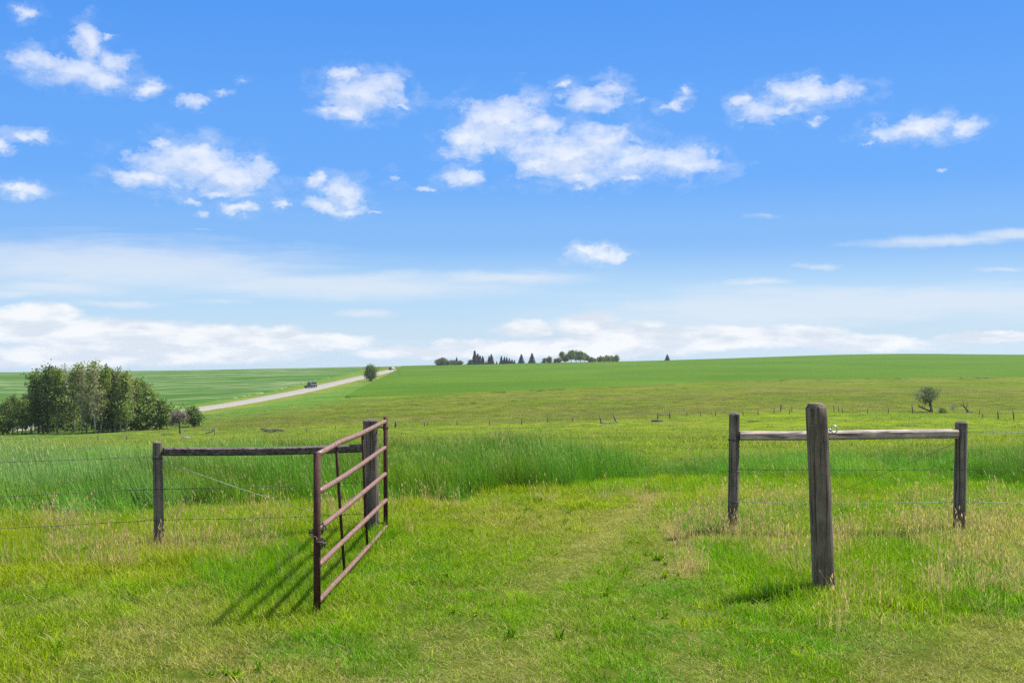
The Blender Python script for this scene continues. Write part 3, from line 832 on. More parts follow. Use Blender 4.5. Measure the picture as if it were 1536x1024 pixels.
def lone_post():
    x, y = 2.745, 10.25
    root = empty('gate_post', (x, y, g1(x, y)))
    tag(root, 'thick weathered round post standing alone in front of the pale rail fence', 'post')
    o = link_mesh('post_shaft', post_mesh(1.66, .092, -.075, 0, 21, .045, .004, .25, 1.07, 36), M['post'], root)
    b = MB(); b.tube([(.0, -.012, 0), (.0, .012, 0)], .0085, 14)
    hole = b.build('bolt_hole', M['hole'], root); hole.location = (-.060 + .034, -.0795, 1.337)
    e = MB(); e.tube([(-.06, 0, 0), (.032, 0, 0)], .007, 10); e.torus((.062, 0, .008), .029, .0062, 'y', 26, 8)
    e.torus((.024, 0, 0), .010, .006, 'x', 14, 6)
    eb = e.build('eye_bolt', M['steel'], root); eb.location = (.03, .02, 1.425)
    s = MB(); s.box((0, 0, 0), (.012, .05, .42))
    sp = s.build('split_sliver', M['post'], root, False); sp.location = (.079 - .058, .02, 1.14); sp.location = (.028 + .01, .045, 1.18)
lone_post()

def gate():
    A = np.array([-1.574, 9.42, 0]); B = np.array([-1.449, 13.38, 0]); zb, zt = .085, 1.305
    root = empty('metal_gate', (A[0], A[1], g1(A[0], A[1])))
    tag(root, 'rusty red tubular steel gate swung open towards the camera', 'gate')
    L = np.array(root.location)
    def at(t, z): return A * (1 - t) + B * t + np.array([0, 0, z]) - L
    lat = np.cross((B - A) / np.linalg.norm(B - A), [0, 0, 1])
    n = MB(); n.tube([at(0, .03), at(0, .5), at(0, zt)], .0295, 16); n.build('stile', M['rust_dark'], root)
    n = MB(); n.tube([at(1, zb - .05), at(1, .6), at(1, zt + .03)], .0255, 16); n.build('stile', M['rust_dark'], root)
    for k in range(5):
        z = zt - .02 - (zt - zb - .02) * k / 4
        b = MB(); sg = [0, .025, .008, .012, 0][k]; r0 = random.Random(k)
        pts = []
        for i in range(21):
            t = i / 20; dz = 0
            if k == 0: dz = .018 * max(0, 1 - abs(t - .25) / .25)
            else: dz = -.012 * math.sin(t * math.pi) * (r0.random() * .3 + .85)
            pts.append(at(t, z + dz) + lat * .008 * math.sin(t * 4 + k))
        b.tube(pts, .0235 if k < 4 else .022, 16); b.build('bar', M['rust'], root)
    for t0, t1 in ((.25, .355), (.62, .70)):
        b = MB(); b.tube([at(t0, zt - .03) - lat * .028, at((t0 + t1) / 2, .7) - lat * .030, at(t1, zb) - lat * .026], [.0135] * 3, 10)
        b.build('upright', M['rust_dark'], root)
    for z in (1.215, .12):
        b = MB(); q = at(1, z); b.tube([q + np.array([-.175, .03, 0]), q + np.array([-.02, .0, 0])], .009, 10); b.tube([q + np.array([-.02, 0, -.035]), q + np.array([-.02, 0, .045])], .011, 10)
        b.torus(q, .034, .008, 'z', 20, 6); b.build('hinge', M['rust_dark'], root)
    c = MB(); r0 = random.Random(3); z3 = zt - .02 - (zt - zb - .02) * 2 / 4
    for i in range(13):                                        # loop round the stile, hanging down in front
        a = 2 * math.pi * i / 13; rot = rotz(a) @ roty(r0.uniform(-.4, .4)) @ (rotx(1.5) if i % 2 else rotx(0.))
        p = at(0, z3 - .07 - .05 * math.cos(a)) + np.array([math.cos(a) * .047, math.sin(a) * .047, 0])
        c.torus(p, .014, .0042, 'y', 14, 6, 1.5, rot)
    for i in range(4):
        rot = (rotx(1.5) if i % 2 else rotx(0.)) @ roty(1.4)
        c.torus(at(.006, z3 - .09 - i * .021) + np.array([.045 + .006 * math.sin(i), -.02, 0]), .013, .0042, 'y', 14, 6, 1.5, rot)
    for i in range(10):
        a = 2 * math.pi * i / 10; p = at(.022, z3) + np.array([math.cos(a) * .042, .012 * math.sin(3 * a), math.sin(a) * .042])
        c.torus(p, .013, .0042, 'y', 14, 6, 1.4, roty(-a + 1.57) @ (rotx(1.5) if i % 2 else rotx(0.)))
    c.build('chain', M['wire'], root)
gate()

def dandelion():
    x, y, z = gp(1345, 0, 12.7); z = g1(x, y)
    root = empty('dandelion', (x, y, z)); tag(root, 'single yellow dandelion flower in the grass behind the lone post', 'flower')
    m = mat_plain('yellow_petals', (.75, .42, .01), (.85, .55, .02), 40, .6)
    b = MB(); b.tube([(0, 0, 0), (.01, 0, .12), (.012, -.01, .235)], [.003, .003, .0025], 6); b.build('stem', mat_plain('flower_stem', (.1, .2, .03), (.15, .25, .05)), root)
    b = MB(); r0 = random.Random(2)
    for k in range(46):
        a = r0.uniform(0, 6.28); e = r0.uniform(.0, 1.2); d = np.array([math.cos(a) * math.cos(e), math.sin(a) * math.cos(e), math.sin(e) * .7]) * .024
        s = np.array([-math.sin(a), math.cos(a), 0]) * .003; c = np.array([.012, -.01, .238])
        b.add([c - s, c + s, c + d + s, c + d - s], [(0, 1, 2, 3)])
    b.build('flower_head', m, root, False)
dandelion()

# ------------------------------------------------------------------ far fence line and its wreckage
def far_fence():
    spots = [(-95, 667, 9), (-30, 666, 9), (60, 664, 9), (147, 661, 10), (190, 660, 8), (322, 652, 9), (405, 650, 7), (409, 650, 8), (460, 648, 8), (503, 645, 7), (548, 643, 8),
             (593, 641, 9.5), (637, 639, 7), (640.5, 639, 8), (686, 638, 8), (734, 638, 8), (782, 637, 10.5), (822, 633.5, 9), (859, 632.5, 8.5),
             (1030, 624.5, 8.5), (1051, 624.5, 8.5), (1073, 624, 8), (1115, 623, 8), (1137, 622.5, 11), (1161, 620.5, 10.5), (1184, 621, 9), (1188, 618, 10),
             (1251, 618, 11), (1258, 618.5, 9.5), (1264, 619.5, 8), (1301, 620, 8), (1332, 621, 9), (1369, 620.5, 15), (1469, 622, 8), (1474, 627, 8), (1498, 629, 13), (1521, 630, 14), (1560, 631, 13), (1620, 632, 12)]
    pts = [gp(p, q) for p, q, h in spots]
    root = empty('old_pasture_fence', pts[16])
    tag(root, 'line of small old leaning posts crossing the pasture beyond the tall grass', 'fence')
    L = np.array(root.location); r0 = random.Random(6); tops = []
    for (p, q, h), w in zip(spots, pts):
        H = h * w[1] / F; b = MB(); lx, ly = r0.uniform(-.12, .12) * H, r0.uniform(-.1, .1) * H
        r = .07 if h < 12 else .10
        if p == 593: r = .16
        b.tube([(0, 0, -.3), (lx * .5, ly * .5, H * .5), (lx, ly, H)], [r, r * .95, r * .85], 8, wob=.15, seed=int(p))
        o = b.build('post', M['post_grey'], root); o.location = np.array(w) - L; tops.append(np.array(w) + np.array([lx * .8, ly * .8, H * .8]))
    for fz in (0, .38):
        b = MB()
        for u, v in zip(tops[:-1], tops[1:]):
            m_ = (u + v) / 2; m_[2] = min(m_[2] - .05, 1e9)
            b.tube([u - L - np.array([0, 0, fz]), m_ - L - np.array([0, 0, fz]), v - L - np.array([0, 0, fz])], .008, 4)
        b.build('wire', M['wire'], root)
far_fence()

def broken_brace():
    a = gp(902.5, 635); d = a[1] / F
    root = empty('broken_fence_brace', a); tag(root, 'two leaning posts with fallen rails between them in the pasture', 'fence')
    for x0, x1, h, r in ((0, -3, 13, .10), (23.5, 18, 13, .14)):
        b = MB(); b.tube([(x0 * d, 0, -.3), (x1 * d, .1, h * d)], [r, r * .85], 8, wob=.15); b.build('post', M['post_grey'], root)
    for i, (x0, z0, x1, z1, y) in enumerate(((0, .6, 14, -1.2, 0), (6, -.6, 25, 2.0, -.4), (-3, 0, 9, .4, -.7))):
        b = MB(); b.tube([(x0 * d, y, z0 * d + .15), ((x0 + x1) / 2 * d, y, (z0 + z1) / 2 * d + .12), (x1 * d, y, z1 * d + .15)], .09, 8, wob=.2, seed=i); b.build('rail', M['deadwood'], root)
broken_brace()

def h_brace():
    a = gp(986.5, 629); d = a[1] / F
    root = empty('fence_brace', a); tag(root, 'small upright two post fence brace with rail in the pasture', 'fence')
    for x, z, h in ((0, 0, 10), (18, 0, 12)):
        b = MB(); b.tube([(x * d, 0, -.3), (x * d + .05, 0, h * d)], [.11, .095], 8, wob=.12); b.build('post', M['post_grey'], root)
    b = MB(); b.tube([(0, 0, 6.4 * d), (18 * d, 0, 6.6 * d)], .06, 8); b.build('rail', M['post_grey'], root)
    w = gp(982, 632.5)
    root = empty('fallen_log', w); tag(root, 'dark fallen log in the grass beside the small upright brace', 'log')
    b = MB(); b.tube([(-.5, 0, .12), (.3, .1, .16), (1.3, .3, .10)], [.14, .16, .09], 8, wob=.3); b.build('log_trunk', M['bark'], root)
    b = MB(); b.tube([(.2, .1, .2), (.5, 0, .5)], [.05, .02], 6); b.build('branch_stub', M['bark'], root)
h_brace()

def crossed_posts():
    a = gp(1171, 617.5); d = a[1] / F
    root = empty('crossed_posts', a); tag(root, 'upright post with a diagonal stick against it in the old fence line', 'post')
    b = MB(); b.tube([(0, 0, -.3), (.02, 0, 12 * d)], [.10, .08], 8, wob=.15); b.build('post', M['post_grey'], root)
    b = MB(); b.tube([(-.05, -.1, 0), (.15, -.1, 7 * d), (.33, -.08, 14 * d)], [.06, .06, .04], 6, wob=.2); b.build('stick', M['post_grey'], root)
crossed_posts()

# ------------------------------------------------------------------ trees and shrubs
def leaf_mesh(name, centres, rad, per, size, flat=.0, seed=0, squash=.8, up=0.0):
    r0 = np.random.default_rng(seed); centres = np.asarray(centres, float); n = len(centres) * per
    c = np.repeat(centres, per, 0) + r0.normal(0, 1, (n, 3)) * np.repeat(np.atleast_1d(rad) * np.ones(len(centres)), per)[:, None] * np.array([1, 1, squash])
    nrm = r0.normal(0, 1, (n, 3)) + np.array([0, 0, up]); nrm /= np.linalg.norm(nrm, axis=1)[:, None]
    t = np.cross(nrm, r0.normal(0, 1, (n, 3))); t /= np.linalg.norm(t, axis=1)[:, None]; b = np.cross(nrm, t)
    s = size * r0.uniform(.6, 1.3, n)[:, None]
    V = np.stack([c - t * s, c + b * s * .6, c + t * s, c - b * s * .6], 1).reshape(-1, 3)
    me = np_mesh(name, V, np.arange(n * 4).reshape(n, 4))
    cr = np.repeat(np.repeat(r0.uniform(0, 1, len(centres)), per), 4) * .6 + np.repeat(r0.uniform(0, 1, n), 4) * .4
    a = me.attributes.new('rnd', 'FLOAT', 'POINT'); a.data.foreach_set('value', cr.astype(np.float32))
    return me

def tree_kind(seed, H, spread, t0, nl, per, lsize, r_tr, stems=1, lean=0.0, crad=.5, ang=(.5, 1.0), top_round=.5, wind=0.0):
    """returns (trunk mesh, crown mesh) built at the origin; limbs carry leaf clusters"""
    r0 = random.Random(seed); tr = MB(); cs = []; rs = []
    for s in range(stems):
        bx, by = (r0.uniform(-.5, .5) * (stems > 1), r0.uniform(-.4, .4) * (stems > 1)); hh = H * (1 if s == 0 else r0.uniform(.7, .95))
        k = 9; pts = []; dx, dy = lean * H + r0.uniform(-.05, .05) * H, r0.uniform(-.04, .04) * H
        for i in range(k + 1):
            t = i / k; pts.append(np.array([bx + dx * t ** 1.3 + r0.uniform(-.012, .012) * H, by + dy * t + r0.uniform(-.012, .012) * H, hh * .97 * t - (.3 if i == 0 else 0)]))
        tr.tube(pts, [r_tr * (1 - .85 * i / k) for i in range(k + 1)], 8, wob=.12, seed=seed)
        for j in range(nl // stems):
            t = t0 + (1 - t0) * ((j + r0.random()) / (nl // stems)); t = min(t, .97)
            f = t * k; i = min(int(f), k - 1); p = pts[i] * (1 - f + i) + pts[i + 1] * (f - i)
            a = r0.uniform(0, 6.283); el = r0.uniform(*ang); prof = math.sin(min(1, (t - t0) / (1 - t0) * .8 + .35) * math.pi) ** top_round
            Lb = spread * prof * r0.uniform(.55, 1.15)
            d = np.array([math.cos(a) * math.cos(el) + wind, math.sin(a) * math.cos(el), math.sin(el)])
            q1 = p + d * Lb * .5; q2 = p + d * Lb + np.array([0, 0, .12 * Lb])
            tr.tube([p, q1, q2], [r_tr * .34 * (1 - t * .6), r_tr * .2 * (1 - t * .5), r_tr * .05], 5)
            for m_ in range(3):
                u = r0.uniform(.45, 1.05); c = p + (q2 - p) * u + np.array([r0.gauss(0, 1), r0.gauss(0, 1), r0.gauss(0, .7)]) * crad * .6
                cs.append(c); rs.append(crad * r0.uniform(.5, 1.1))
        cs.append(pts[-1]); rs.append(crad * .7)
    return tr.mesh('trunk'), leaf_mesh('crown', cs, np.array(rs), per, lsize, seed=seed)

def spruce_kind(seed, H, R, per=26, lsize=.3):
    r0 = random.Random(seed); tr = MB(); tr.tube([(0, 0, -.3), (0, 0, H * .5), (0, 0, H)], [H * .022, H * .012, .02], 8)
    cs = []; rs = []; nw = 15
    for i in range(nw):
        t = .06 + .94 * i / (nw - 1); R_ = R * (1 - t) ** .85 + .08; nb = max(3, int(9 * (1 - t)) + 3)
        for j in range(nb):
            a = 6.283 * j / nb + r0.uniform(-.3, .3) + i; L = R_ * r0.uniform(.75, 1.15)
            tr.tube([(0, 0, t * H), (math.cos(a) * L, math.sin(a) * L, t * H - .18 * L)], [.03, .01], 4)
            for u in (.35, .65, .95):
                cs.append((math.cos(a) * L * u, math.sin(a) * L * u, t * H - .18 * L * u)); rs.append(max(.07, H * .022 * (1.2 - u * .4)))
    cs += [(0, 0, H), (0, 0, H * .97)]; rs += [.05, .08]
    return tr.mesh('trunk'), leaf_mesh('crown', cs, np.array(rs), per // 3, lsize, seed=seed, squash=.5)

def plant(name, label, cat, kind, H0, loc, H, bark, leaf, group=None, rz=None, sxy=1.0, R=random):
    """place a tree of a kind (trunk, crown) scaled to height H"""
    root = empty(name, loc, R.uniform(0, 6.28) if rz is None else rz); s = H / H0
    root.scale = (s * sxy, s * sxy, s); tag(root, label, cat, group)
    tm, cm = kind
    if not tm.materials: tm.materials.append(bark)
    o = link_mesh('trunk', tm, None, root); o.material_slots[0].link = 'OBJECT'; o.material_slots[0].material = bark
    if not cm.materials: cm.materials.append(leaf)
    o = link_mesh('crown', cm, None, root); o.material_slots[0].link = 'OBJECT'; o.material_slots[0].material = leaf
    return root

def grove():
    A = [tree_kind(100 + k, 12.0, 2.5, .10, 30, 30, .20, .15, 1, .04, .55, (.55, 1.15), .6, .12) for k in range(5)]
    Dk = [tree_kind(120 + k, 9.0, 2.4, .12, 26, 34, .20, .16, 1, .02, .6, (.3, 1.0), .7, .05) for k in range(3)]
    Sp = [tree_kind(130 + k, 12.0, 2.1, .16, 28, 15, .17, .13, 1, .03, .5, (.6, 1.2), .7, .1) for k in range(2)]
    # bearing, top, base, kind, leaf
    T = [(58, 557, 650, 'd'), (72, 550, 650, 'd'), (86, 552, 650, 'a'), (97, 549, 648, 's'), (110, 545, 649, 'a'), (123, 549, 650, 's'), (130, 543, 649, 'a'), (143, 547, 650, 's'),
         (152, 548, 649, 'a'), (163, 553, 648, 'a'), (172, 551, 648, 's'), (181, 557, 648, 'a'), (190, 562, 647, 's'), (198, 568, 646, 'a'), (209, 571, 645, 'd'), (220, 580, 644.5, 'a'), (230, 596, 644, 'a'),
         (80, 560, 645, 'd'), (102, 556, 645, 'a'), (118, 553, 644, 'd'), (137, 553, 644, 'a'), (158, 557, 643, 'd'), (176, 562, 643, 'd'), (192, 572, 642, 'a'), (213, 574, 642, 'd'),
         (-12, 606, 652.5, 'd'), (12, 600, 652, 'd'), (26, 598, 652, 'd'), (39, 599, 651.5, 'd'), (-32, 602, 652, 'd'), (48, 584, 650, 'd'), (64, 566, 650, 'd'), (236, 606, 643.5, 'd'), (226, 588, 643, 'd'), (203, 580, 646, 'd'), (167, 570, 648, 'd'), (187, 580, 647.5, 'd'), (-20, 604, 652, 'd'), (4, 604, 651, 'd'), (20, 594, 651, 'd'), (33, 592, 651, 'a'), (45, 590, 651, 'd'), (52, 580, 648, 'a'), (-48, 596, 652, 'a')]
    lab = {'a': ('tall leafy aspen with pale trunk among the grove left of the road', M['leaf_aspen'], M['bark_pale'], A, 12.0),
           'd': ('dark green bushy crowned tree among the grove left of the road', M['leaf_dark'], M['bark'], Dk, 9.0),
           's': ('thinly leaved olive grey aspen with bare pale stems in the grove', M['leaf_sparse'], M['bark_pale'], Sp, 12.0)}
    R = random.Random(17)
    for i, (p, t, b, k) in enumerate(T):
        w = gp(p, b); l, lf, bk, ks, h0 = lab[k]; H = (b - t) * w[1] / F
        g = {'a': 'leafy aspens of the grove', 'd': 'dark bushy trees of the grove', 's': 'thin olive grey aspens of the grove'}[k]
        sx = 1.0 if H > 9 else 1.25
        nm = {'a': 'aspen_tree', 'd': 'broadleaf_tree', 's': 'aspen_tree'}[k]
        if k == 'd': sx = .85
        plant(nm, l, 'tree', ks[i % len(ks)], h0, w, H, bk, lf, g, R.uniform(-.7, .7) if k != 'd' else None, sx, R)
    U = [tree_kind(140 + k, 2.4, 1.5, .05, 16, 36, .17, .05, 3, 0, .42, (.1, 1.1), .5) for k in range(2)]
    for i, (p, b, h) in enumerate([(-40, 653, 22), (2, 652.5, 20), (12, 652, 14), (66, 649, 20), (84, 648, 18), (104, 647, 22), (126, 647, 16), (150, 648, 26), (163, 648, 30), (176, 647, 24), (186, 646.5, 34), (200, 645.5, 36), (212, 645, 32), (224, 644.5, 34), (236, 644, 30), (242, 643.5, 20)]):
        w = gp(p, b); plant('understorey_bush', 'dense low green bush at the foot of the grove trees', 'bush', U[i % 2], 2.4, w, 1.3 * h * w[1] / F, M['bark'], M['leaf_dark'] if i % 3 else M['leaf_aspen'], 'low bushes under the grove', None, .95, R)
grove()

def shrubs():
    R = random.Random(4)
    k = tree_kind(201, 3.6, 1.7, .42, 30, 34, .12, .17, 1, -.02, .36, (.05, .9), .35)
    w = gp(270, 650.5); plant('mauve_shrub_tree', 'small greyish pink tree on a short trunk right of the grove', 'tree', k, 3.6, w, 32 * w[1] / F, M['bark'], M['leaf_mauve'], None, 0, 1.05, R)
    k = tree_kind(202, 3.0, 1.5, .05, 30, 40, .16, .12, 3, 0, .5, (.1, 1.1), .4)
    w = gp(289, 640); plant('green_bush', 'rounded green bush between the pinkish tree and the gravel road', 'bush', k, 3.0, w, 28 * w[1] / F, M['bark'], M['leaf_dark'], None, 0, .95, R)
    k = tree_kind(203, 7.5, 3.4, .10, 52, 44, .26, .25, 2, 0, .85, (.05, 1.15), .35)
    w = gp(556, 572); plant('roadside_bush', 'big round dark bush beside the gravel road on the hill', 'bush', k, 7.5, w, 23.5 * w[1] / F, M['bark'], M['leaf_dark'], None, 0, .92, R)
    k = tree_kind(204, 4.5, 2.0, .1, 24, 30, .3, .1, 2, 0, .6, (.1, 1.0), .4)
    w = gp(586, 556); plant('crest_bush', 'small dark bush where the gravel road meets the skyline', 'bush', k, 4.5, w, 5.5 * w[1] / F, M['bark'], M['leaf_dark'], None, 0, .9, R)
    # wind-bent tree on the right with its broken limb
    k = tree_kind(205, 3.7, 1.9, .34, 44, 30, .085, .15, 2, -.10, .34, (.05, .95), .35, -.22)
    w = gp(1399, 618.5); o = plant('windswept_tree', 'wind bent small tree standing by the old fence line on the right', 'tree', k, 3.7, w, 37 * w[1] / F, M['bark'], M['leaf_sparse2'] if 'leaf_sparse2' in M else M['leaf_grey'], None, 0, 1.1, R)
    d = w[1] / F
    b = MB(); b.tube([(-.4, -.1, .25), (-1.3, -.15, .55), (-2.2, -.1, 1.0), (-2.6, -.1, 1.5)], [.13, .12, .10, .04], 8, wob=.25)
    b.tube([(-1.7, -.1, .75), (-1.9, -.2, 1.3)], [.05, .02], 6); b.tube([(-2.1, -.1, .95), (-2.6, 0, .9)], [.05, .02], 6)
    f = empty('fallen_limb', (w[0], w[1], w[2])); tag(f, 'dead limb lying against the ground left of the wind bent tree', 'branch')
    b.build('limb', M['bark'], f)
    b = MB(); r0 = random.Random(8)
    for q in range(9):
        x0 = -r0.uniform(1.2, 2.5); b.tube([(x0, -.1, .5 + (-x0 - 1.2) * .4), (x0 + r0.uniform(-.4, .2), r0.uniform(-.3, .3), 1.0 + r0.uniform(0, .5))], [.02, .008], 4)
    b.build('twigs', M['bark'], f)
    k = tree_kind(206, 1.0, .9, .05, 16, 34, .10, .05, 3, 0, .26, (.0, .7), .4)
    w = gp(1416, 619.5); plant('low_dark_bush', 'low dark green bush between the wind bent tree and the dead stump', 'bush', k, 1.0, w, 6.5 * w[1] / F, M['bark'], M['leaf_dark'], None, 0, 1.1, R)
    k = tree_kind(207, 1.4, .8, .1, 22, 8, .05, .03, 3, 0, .24, (.3, 1.2), .4)
    w = gp(1430, 618); plant('pale_dry_bush', 'pale dry leafless bush left of the dead leaning stump', 'bush', k, 1.4, w, 12 * w[1] / F, M['deadwood'], M['leaf_mauve'], None, 0, 1.0, R)
    w = gp(1452, 619); f = empty('dead_stump', w); tag(f, 'dead leaning stump with bare forked branches on the right', 'stump')
    b = MB(); b.tube([(.05, 0, -.2), (-.15, 0, .5), (-.6, 0, 1.05), (-.95, 0, 1.35)], [.22, .17, .13, .09], 9, wob=.25); b.build('stump_trunk', M['bark'], f)
    for q in [((-.6, 0, 1.05), (-.75, 0, 1.6), (-.7, 0, 2.0)), ((-.9, 0, 1.3), (-1.2, .1, 1.5), (-1.35, .1, 1.9)), ((-.3, 0, .7), (-.1, .1, 1.3), (0, .1, 1.75)), ((-.95, 0, 1.35), (-1.3, 0, 1.25), (-1.5, 0, 1.1))]:
        b = MB(); b.tube(q, [.06, .04, .012], 6, wob=.2); b.build('branch', M['bark'], f)
    b = MB(); r0 = random.Random(9)
    for q in range(14):
        x0 = r0.uniform(-.6, .8); b.tube([(x0, r0.uniform(-.3, .3), r0.uniform(0, .2)), (x0 + r0.uniform(-.7, .7), r0.uniform(-.3, .3), r0.uniform(.05, .4))], [.05, .02], 5, wob=.3)
    b.build('broken_wood', M['deadwood'], f)
M['leaf_grey'] = mat_leaf('grey_green_leaves', (.12, .165, .05), (.24, .29, .11))
shrubs()

def rocks_and_brush():
    w = gp(278, 659.5); r0 = np.random.default_rng(3)
    import bmesh
    bm = bmesh.new(); bmesh.ops.create_icosphere(bm, subdivisions=3, radius=.52)
    for v in bm.verts:
        n = fbm(v.co.x * 2.2 + 5, v.co.y * 2.2 + v.co.z * 1.7, 51, 3); v.co *= .75 + .5 * float(n); v.co.z *= .68
    me = bpy.data.meshes.new('rock'); bm.to_mesh(me); bm.free()
    o = link_mesh('rock', me, M['rock']); o.location = (w[0], w[1], w[2] + .16); tag(o, 'grey boulder in the pasture below the small pinkish tree', 'rock')
    w = gp(411, 648.5); f = empty('brush_pile', w); tag(f, 'heap of dark dead branches and logs lying in the pasture', 'brush pile')
    R = random.Random(12); d = w[1] / F
    for i in range(7):
        b = MB(); x0 = R.uniform(-1.6, 1.2); L = R.uniform(.9, 1.8); a = R.uniform(-.5, .5); z = R.uniform(.1, .55)
        b.tube([(x0 - L * .5, R.uniform(-.4, .4), max(.06, z - a * .3)), (x0, 0, z), (x0 + L * .5, R.uniform(-.4, .4), max(.06, z + a * .4))], [R.uniform(.06, .12), .1, .04], 7, wob=.3, seed=i)
        b.build('log', M['bark'] if i % 3 else M['deadwood'], f)
    b = MB()
    for i in range(40):
        x0 = R.uniform(-2.0, 1.4); b.tube([(x0, R.uniform(-.5, .5), R.uniform(0, .3)), (x0 + R.uniform(-.6, .6), R.uniform(-.5, .5), R.uniform(.2, .85))], [.03, .01], 4)
    b.build('twigs', M['bark'], f)
    w = gp(321, 651); f = empty('dead_branch', w); tag(f, 'pale bare fallen branch in the pasture near the gravel road bend', 'branch')
    b = MB(); b.tube([(-1.3, 0, .1), (-.4, 0, .35), (.1, 0, .9), (.15, 0, 1.2)], [.10, .09, .06, .02], 7, wob=.25); b.build('branch_stem', M['deadwood'], f)
    b = MB()
    for i in range(12):
        x0 = R.uniform(-1.2, .1); b.tube([(x0, 0, .3), (x0 + R.uniform(-.5, .3), R.uniform(-.3, .3), R.uniform(.5, 1.1))], [.025, .008], 4)
    b.build('twigs', M['deadwood'], f)
rocks_and_brush()

def ridge_trees():
    R = random.Random(23)
    Sk = [spruce_kind(300 + k, 8.0, r, 30, .34) for k, r in enumerate((3.2, 2.6, 2.0))]
    Bk = [tree_kind(310 + k, 5.0, 2.4, .10, 30, 34, .34, .14, 2, 0, .75, (.1, 1.1), .4) for k in range(2)]
    Dk = [tree_kind(320 + k, 9.5, 3.4, .22, 34, 34, .36, .25, 1, 0, .95, (.2, 1.1), .45) for k in range(3)]
    def put(p, top, kind, h0, label, nm, bark, leaf, grp=None, sxy=1.0, base=None, dd=985.):
        D = dd + R.uniform(-15, 15); x = (p - CX) * D / F; z = g1(x, D)
        zt = HC - (top - CY) * D / F
        plant(nm, label, 'tree' if 'bush' not in nm else 'bush', kind, h0, (x, D, z), max(1.0, zt - z), bark, leaf, grp, None, sxy, R)
    sp = [(667, 537.5, 1), (685, 536, 1), (737, 531.5, 0), (733.5, 534, 1), (729, 541, 0), (752, 534, 1), (756.5, 535, 1), (760, 535.5, 1), (764, 537, 0), (768, 538.5, 0), (745, 541.5, 0), (771.5, 539.5, 0)]
    for p, t, k in sp: put(p, t, Sk[k], 8.0, 'dark spruce in the broken row of trees on the ridge', 'spruce_tree', M['bark'], M['needle'], 'spruces in the row on the ridge', 1.0 if k != 1 else .9)
    put(782, 531.5, Sk[0], 8, 'full spruce standing apart, left of a matching pair on the ridge', 'spruce_tree', M['bark'], M['needle'], None, 1.1)
    put(798, 530, Sk[0], 8, 'full spruce standing apart, right of a matching pair on the ridge', 'spruce_tree', M['bark'], M['needle'], None, 1.1)
    put(1001, 531.5, Sk[0], 8, 'lone dark spruce far along the bare ridge to the right', 'spruce_tree', M['bark'], M['needle'], None, 1.25)
    put(712, 526.5, Sk[2], 8, 'tallest narrow spire of the grey blue spruces on the ridge', 'spruce_tree', M['bark'], M['needle_blue'], None, 1.0)
    for p, t in ((716.5, 531), (720, 533.5), (724, 534.5)): put(p, t, Sk[2], 8, 'grey blue spruce beside the tallest spire on the ridge', 'spruce_tree', M['bark'], M['needle_blue'], 'grey blue spruces on the ridge', 1.25)
    for p, t in ((658, 540), (663.5, 538), (671, 541.5), (677, 541), (682, 541), (690, 541.5), (706, 540.5), (708, 543)):
        put(p, t, Bk[R.randrange(2)], 5, 'pale yellow green bush at the left end of the ridge trees', 'ridge_bush', M['bark'], M['leaf_pale'], 'pale bushes at the left end of the ridge', 1.35)
    for p, t in ((817, 538), (824, 536), (833, 538.5)):
        put(p, t, Bk[R.randrange(2)], 5, 'small pale bushy tree between the paired spruces and the big clump on the ridge', 'ridge_bush', M['bark'], M['leaf_pale'], 'small pale trees mid ridge', .9 if p != 817 else 1.2)
    for p, t, s in ((843, 528, .8), (850, 532, 1), (857, 526.5, 1.0), (864, 527.5, 1.05), (871, 528, 1.05), (877, 530.5, 1), (847, 535, 1.2), (882, 534, 1.2)):
        put(p, t, Dk[R.randrange(3)], 9.5, 'big dark broadleaf tree in the largest clump on the ridge', 'broadleaf_tree', M['bark'], M['leaf_dark'], 'broadleaf trees of the largest ridge clump', s)
    for p, t in ((838, 537.5), (887, 536.5), (892, 538)):
        put(p, t, Bk[R.randrange(2)], 5, 'low bush at the edge of the largest clump on the ridge', 'ridge_bush', M['bark'], M['leaf_dark'], 'bushes at the edge of the largest ridge clump', 1.2)
    for p, t in ((897.5, 536.5), (901, 535), (905, 536), (909.5, 534), (913, 535), (917, 534.5), (920, 536), (925, 533.5)):
        put(p, t, Bk[R.randrange(2)], 5, 'small sunlit tree in the low row right of the largest ridge clump', 'ridge_tree', M['bark'], M['leaf_pale'] if R.random() < .5 else M['leaf_aspen'], 'small trees in the low row on the ridge', .75)
ridge_trees()

# ------------------------------------------------------------------ vehicles on the gravel road
def road_at(px, py):
    w = gp(px, py); i = int(np.argmin(np.hypot(RC[:, 0] - w[0], RC[:, 1] - w[1]))); t = RC[min(i + 1, len(RC) - 1)] - RC[i - 1]
    return RC[i], math.atan2(t[1], t[0])

